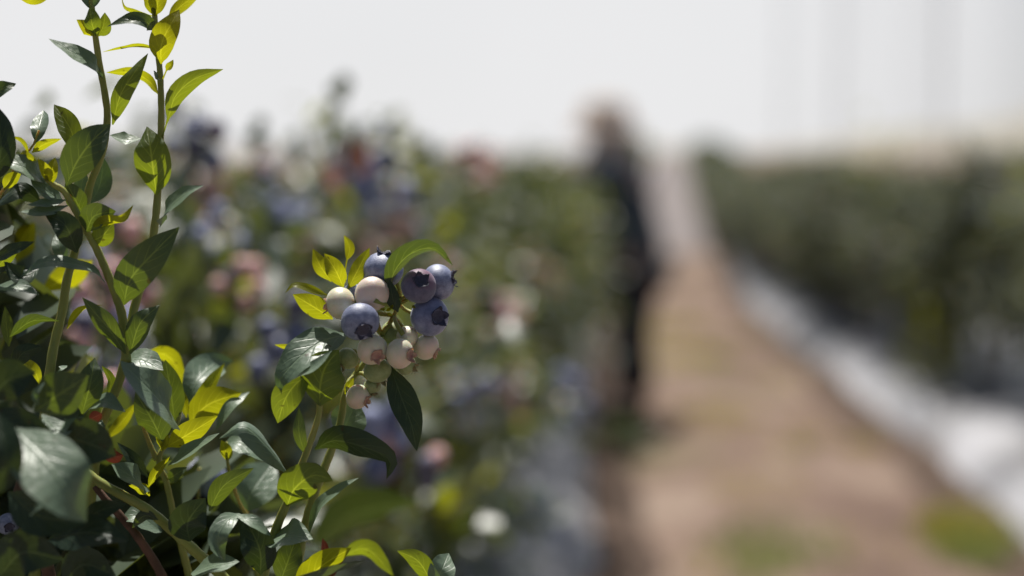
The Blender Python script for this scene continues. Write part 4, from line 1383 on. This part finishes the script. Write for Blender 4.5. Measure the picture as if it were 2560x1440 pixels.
M['net'] = net_mat()
M['post'] = simple_mat('post_grey', (0.3, 0.3, 0.31), (0.42, 0.42, 0.43), 5, 0.6)
net = empty('windbreak_net', (7.2, 22, 0))
tag(net, 'tall white windbreak net on thin posts behind the right row', 'net')
rn = random.Random(12)
y0 = 0.0
for i in range(10):
    wdt = 4.2
    for j in range(1):
        bg = Bag()
        ya, yb = y0, y0 + wdt
        V = []
        for t in range(7):
            for z in range(9):
                yy = ya + (yb - ya) * t / 6
                V.append((0.05 * math.sin(t * 1.1 + i) + 0.04 * math.sin(z * 0.9 + i * 2), yy, 0.15 + z * 1.2))
        Fs = [(t * 9 + z, (t + 1) * 9 + z, (t + 1) * 9 + z + 1, t * 9 + z + 1) for t in range(6) for z in range(8)]
        bg.add(V, Fs, 0, (0.17, 0.10, 0.15, 0.08, 0.10, 0.05, 0.06, 0.03, 0.02, 0.01)[i])
        o = bpy.data.objects.new('net_panel', raw_mesh('net_panel', bg, [M['net']]))
        COL.objects.link(o); o.parent = net
    y0 += wdt
    if i % 3 != 1: continue
    bg = Bag()
    V, Fs = tube_geo([(0.08, y0, 0), (0.08, y0, 5), (0.08, y0, 9.9)], [0.03, 0.03, 0.028], 10)
    bg.add(V, Fs)
    o = bpy.data.objects.new('post', raw_mesh('post', bg, [M['post']]))
    COL.objects.link(o); o.parent = net

# ------------------------------------------------------------------ light, sky, camera
w = bpy.data.worlds.new('World')
sc.world = w
w.use_nodes = True
nt = w.node_tree
nt.nodes.clear()
out = nt.nodes.new('ShaderNodeOutputWorld')
bgd = nt.nodes.new('ShaderNodeBackground')
bgd.inputs['Strength'].default_value = 0.05
sky = nt.nodes.new('ShaderNodeTexSky')
sky.sky_type = 'NISHITA'
sky.sun_disc = False
sky.sun_elevation = SUN_EL
sky.sun_rotation = SUN_AZ
sky.dust_density = 2.0
sky.air_density = 1.0
# white haze on the sunward side of the sky, thinning overhead and away from the sun
tc = nt.nodes.new('ShaderNodeTexCoord')
vm = nt.nodes.new('ShaderNodeVectorMath'); vm.operation = 'NORMALIZE'
nt.links.new(tc.outputs['Generated'], vm.inputs[0])
dt = nt.nodes.new('ShaderNodeVectorMath'); dt.operation = 'DOT_PRODUCT'
nt.links.new(vm.outputs[0], dt.inputs[0])
dt.inputs[1].default_value = (math.sin(math.radians(-9)) * 0.995, math.cos(math.radians(-9)) * 0.995, 0.1)
mr = nt.nodes.new('ShaderNodeMapRange')
mr.inputs['From Min'].default_value = 0.8
mr.inputs['From Max'].default_value = 0.92
nt.links.new(dt.outputs['Value'], mr.inputs['Value'])
cl = nt.nodes.new('ShaderNodeTexNoise')
cl.inputs['Scale'].default_value = 2.4
cl.inputs['Detail'].default_value = 4
nt.links.new(vm.outputs[0], cl.inputs['Vector'])
cf = math_n(nt, 'ADD', mr.outputs[0], math_n(nt, 'MULTIPLY', math_n(nt, 'SUBTRACT', cl.outputs['Fac'], 0.5), 0.25), True)
col = mix_col(nt, math_n(nt, 'MULTIPLY', cf, 0.97), sky.outputs[0], (13.2, 13.2, 13.35))
nt.links.new(col, bgd.inputs['Color'])
nt.links.new(bgd.outputs[0], out.inputs['Surface'])

sl = bpy.data.lights.new('sun', 'SUN')
sl.energy = 5.0
sl.angle = math.radians(0.5)
sl.color = (1.0, 0.96, 0.89)
so = bpy.data.objects.new('sun', sl)
COL.objects.link(so)
so.rotation_mode = 'QUATERNION'
so.rotation_quaternion = (-SUN).to_track_quat('-Z', 'Y')

cam = bpy.data.cameras.new('camera')
cam.sensor_width = 36
cam.lens = 50
cam.clip_start = 0.02
cam.clip_end = 2000
cam.dof.use_dof = True
cam.dof.focus_distance = D0
cam.dof.aperture_fstop = 2.8
co = bpy.data.objects.new('camera', cam)
COL.objects.link(co)
co.matrix_world = Matrix(((RGT.x, UPV.x, -FWD.x, CAM.x), (RGT.y, UPV.y, -FWD.y, CAM.y), (RGT.z, UPV.z, -FWD.z, CAM.z), (0, 0, 0, 1)))
sc.camera = co

sc.view_settings.view_transform = 'Standard'
sc.view_settings.look = 'None'
sc.view_settings.exposure = 0.35
sc.view_settings.gamma = 1
sc.cycles.use_denoising = True
sc.cycles.max_bounces = 10
sc.cycles.transparent_max_bounces = 24
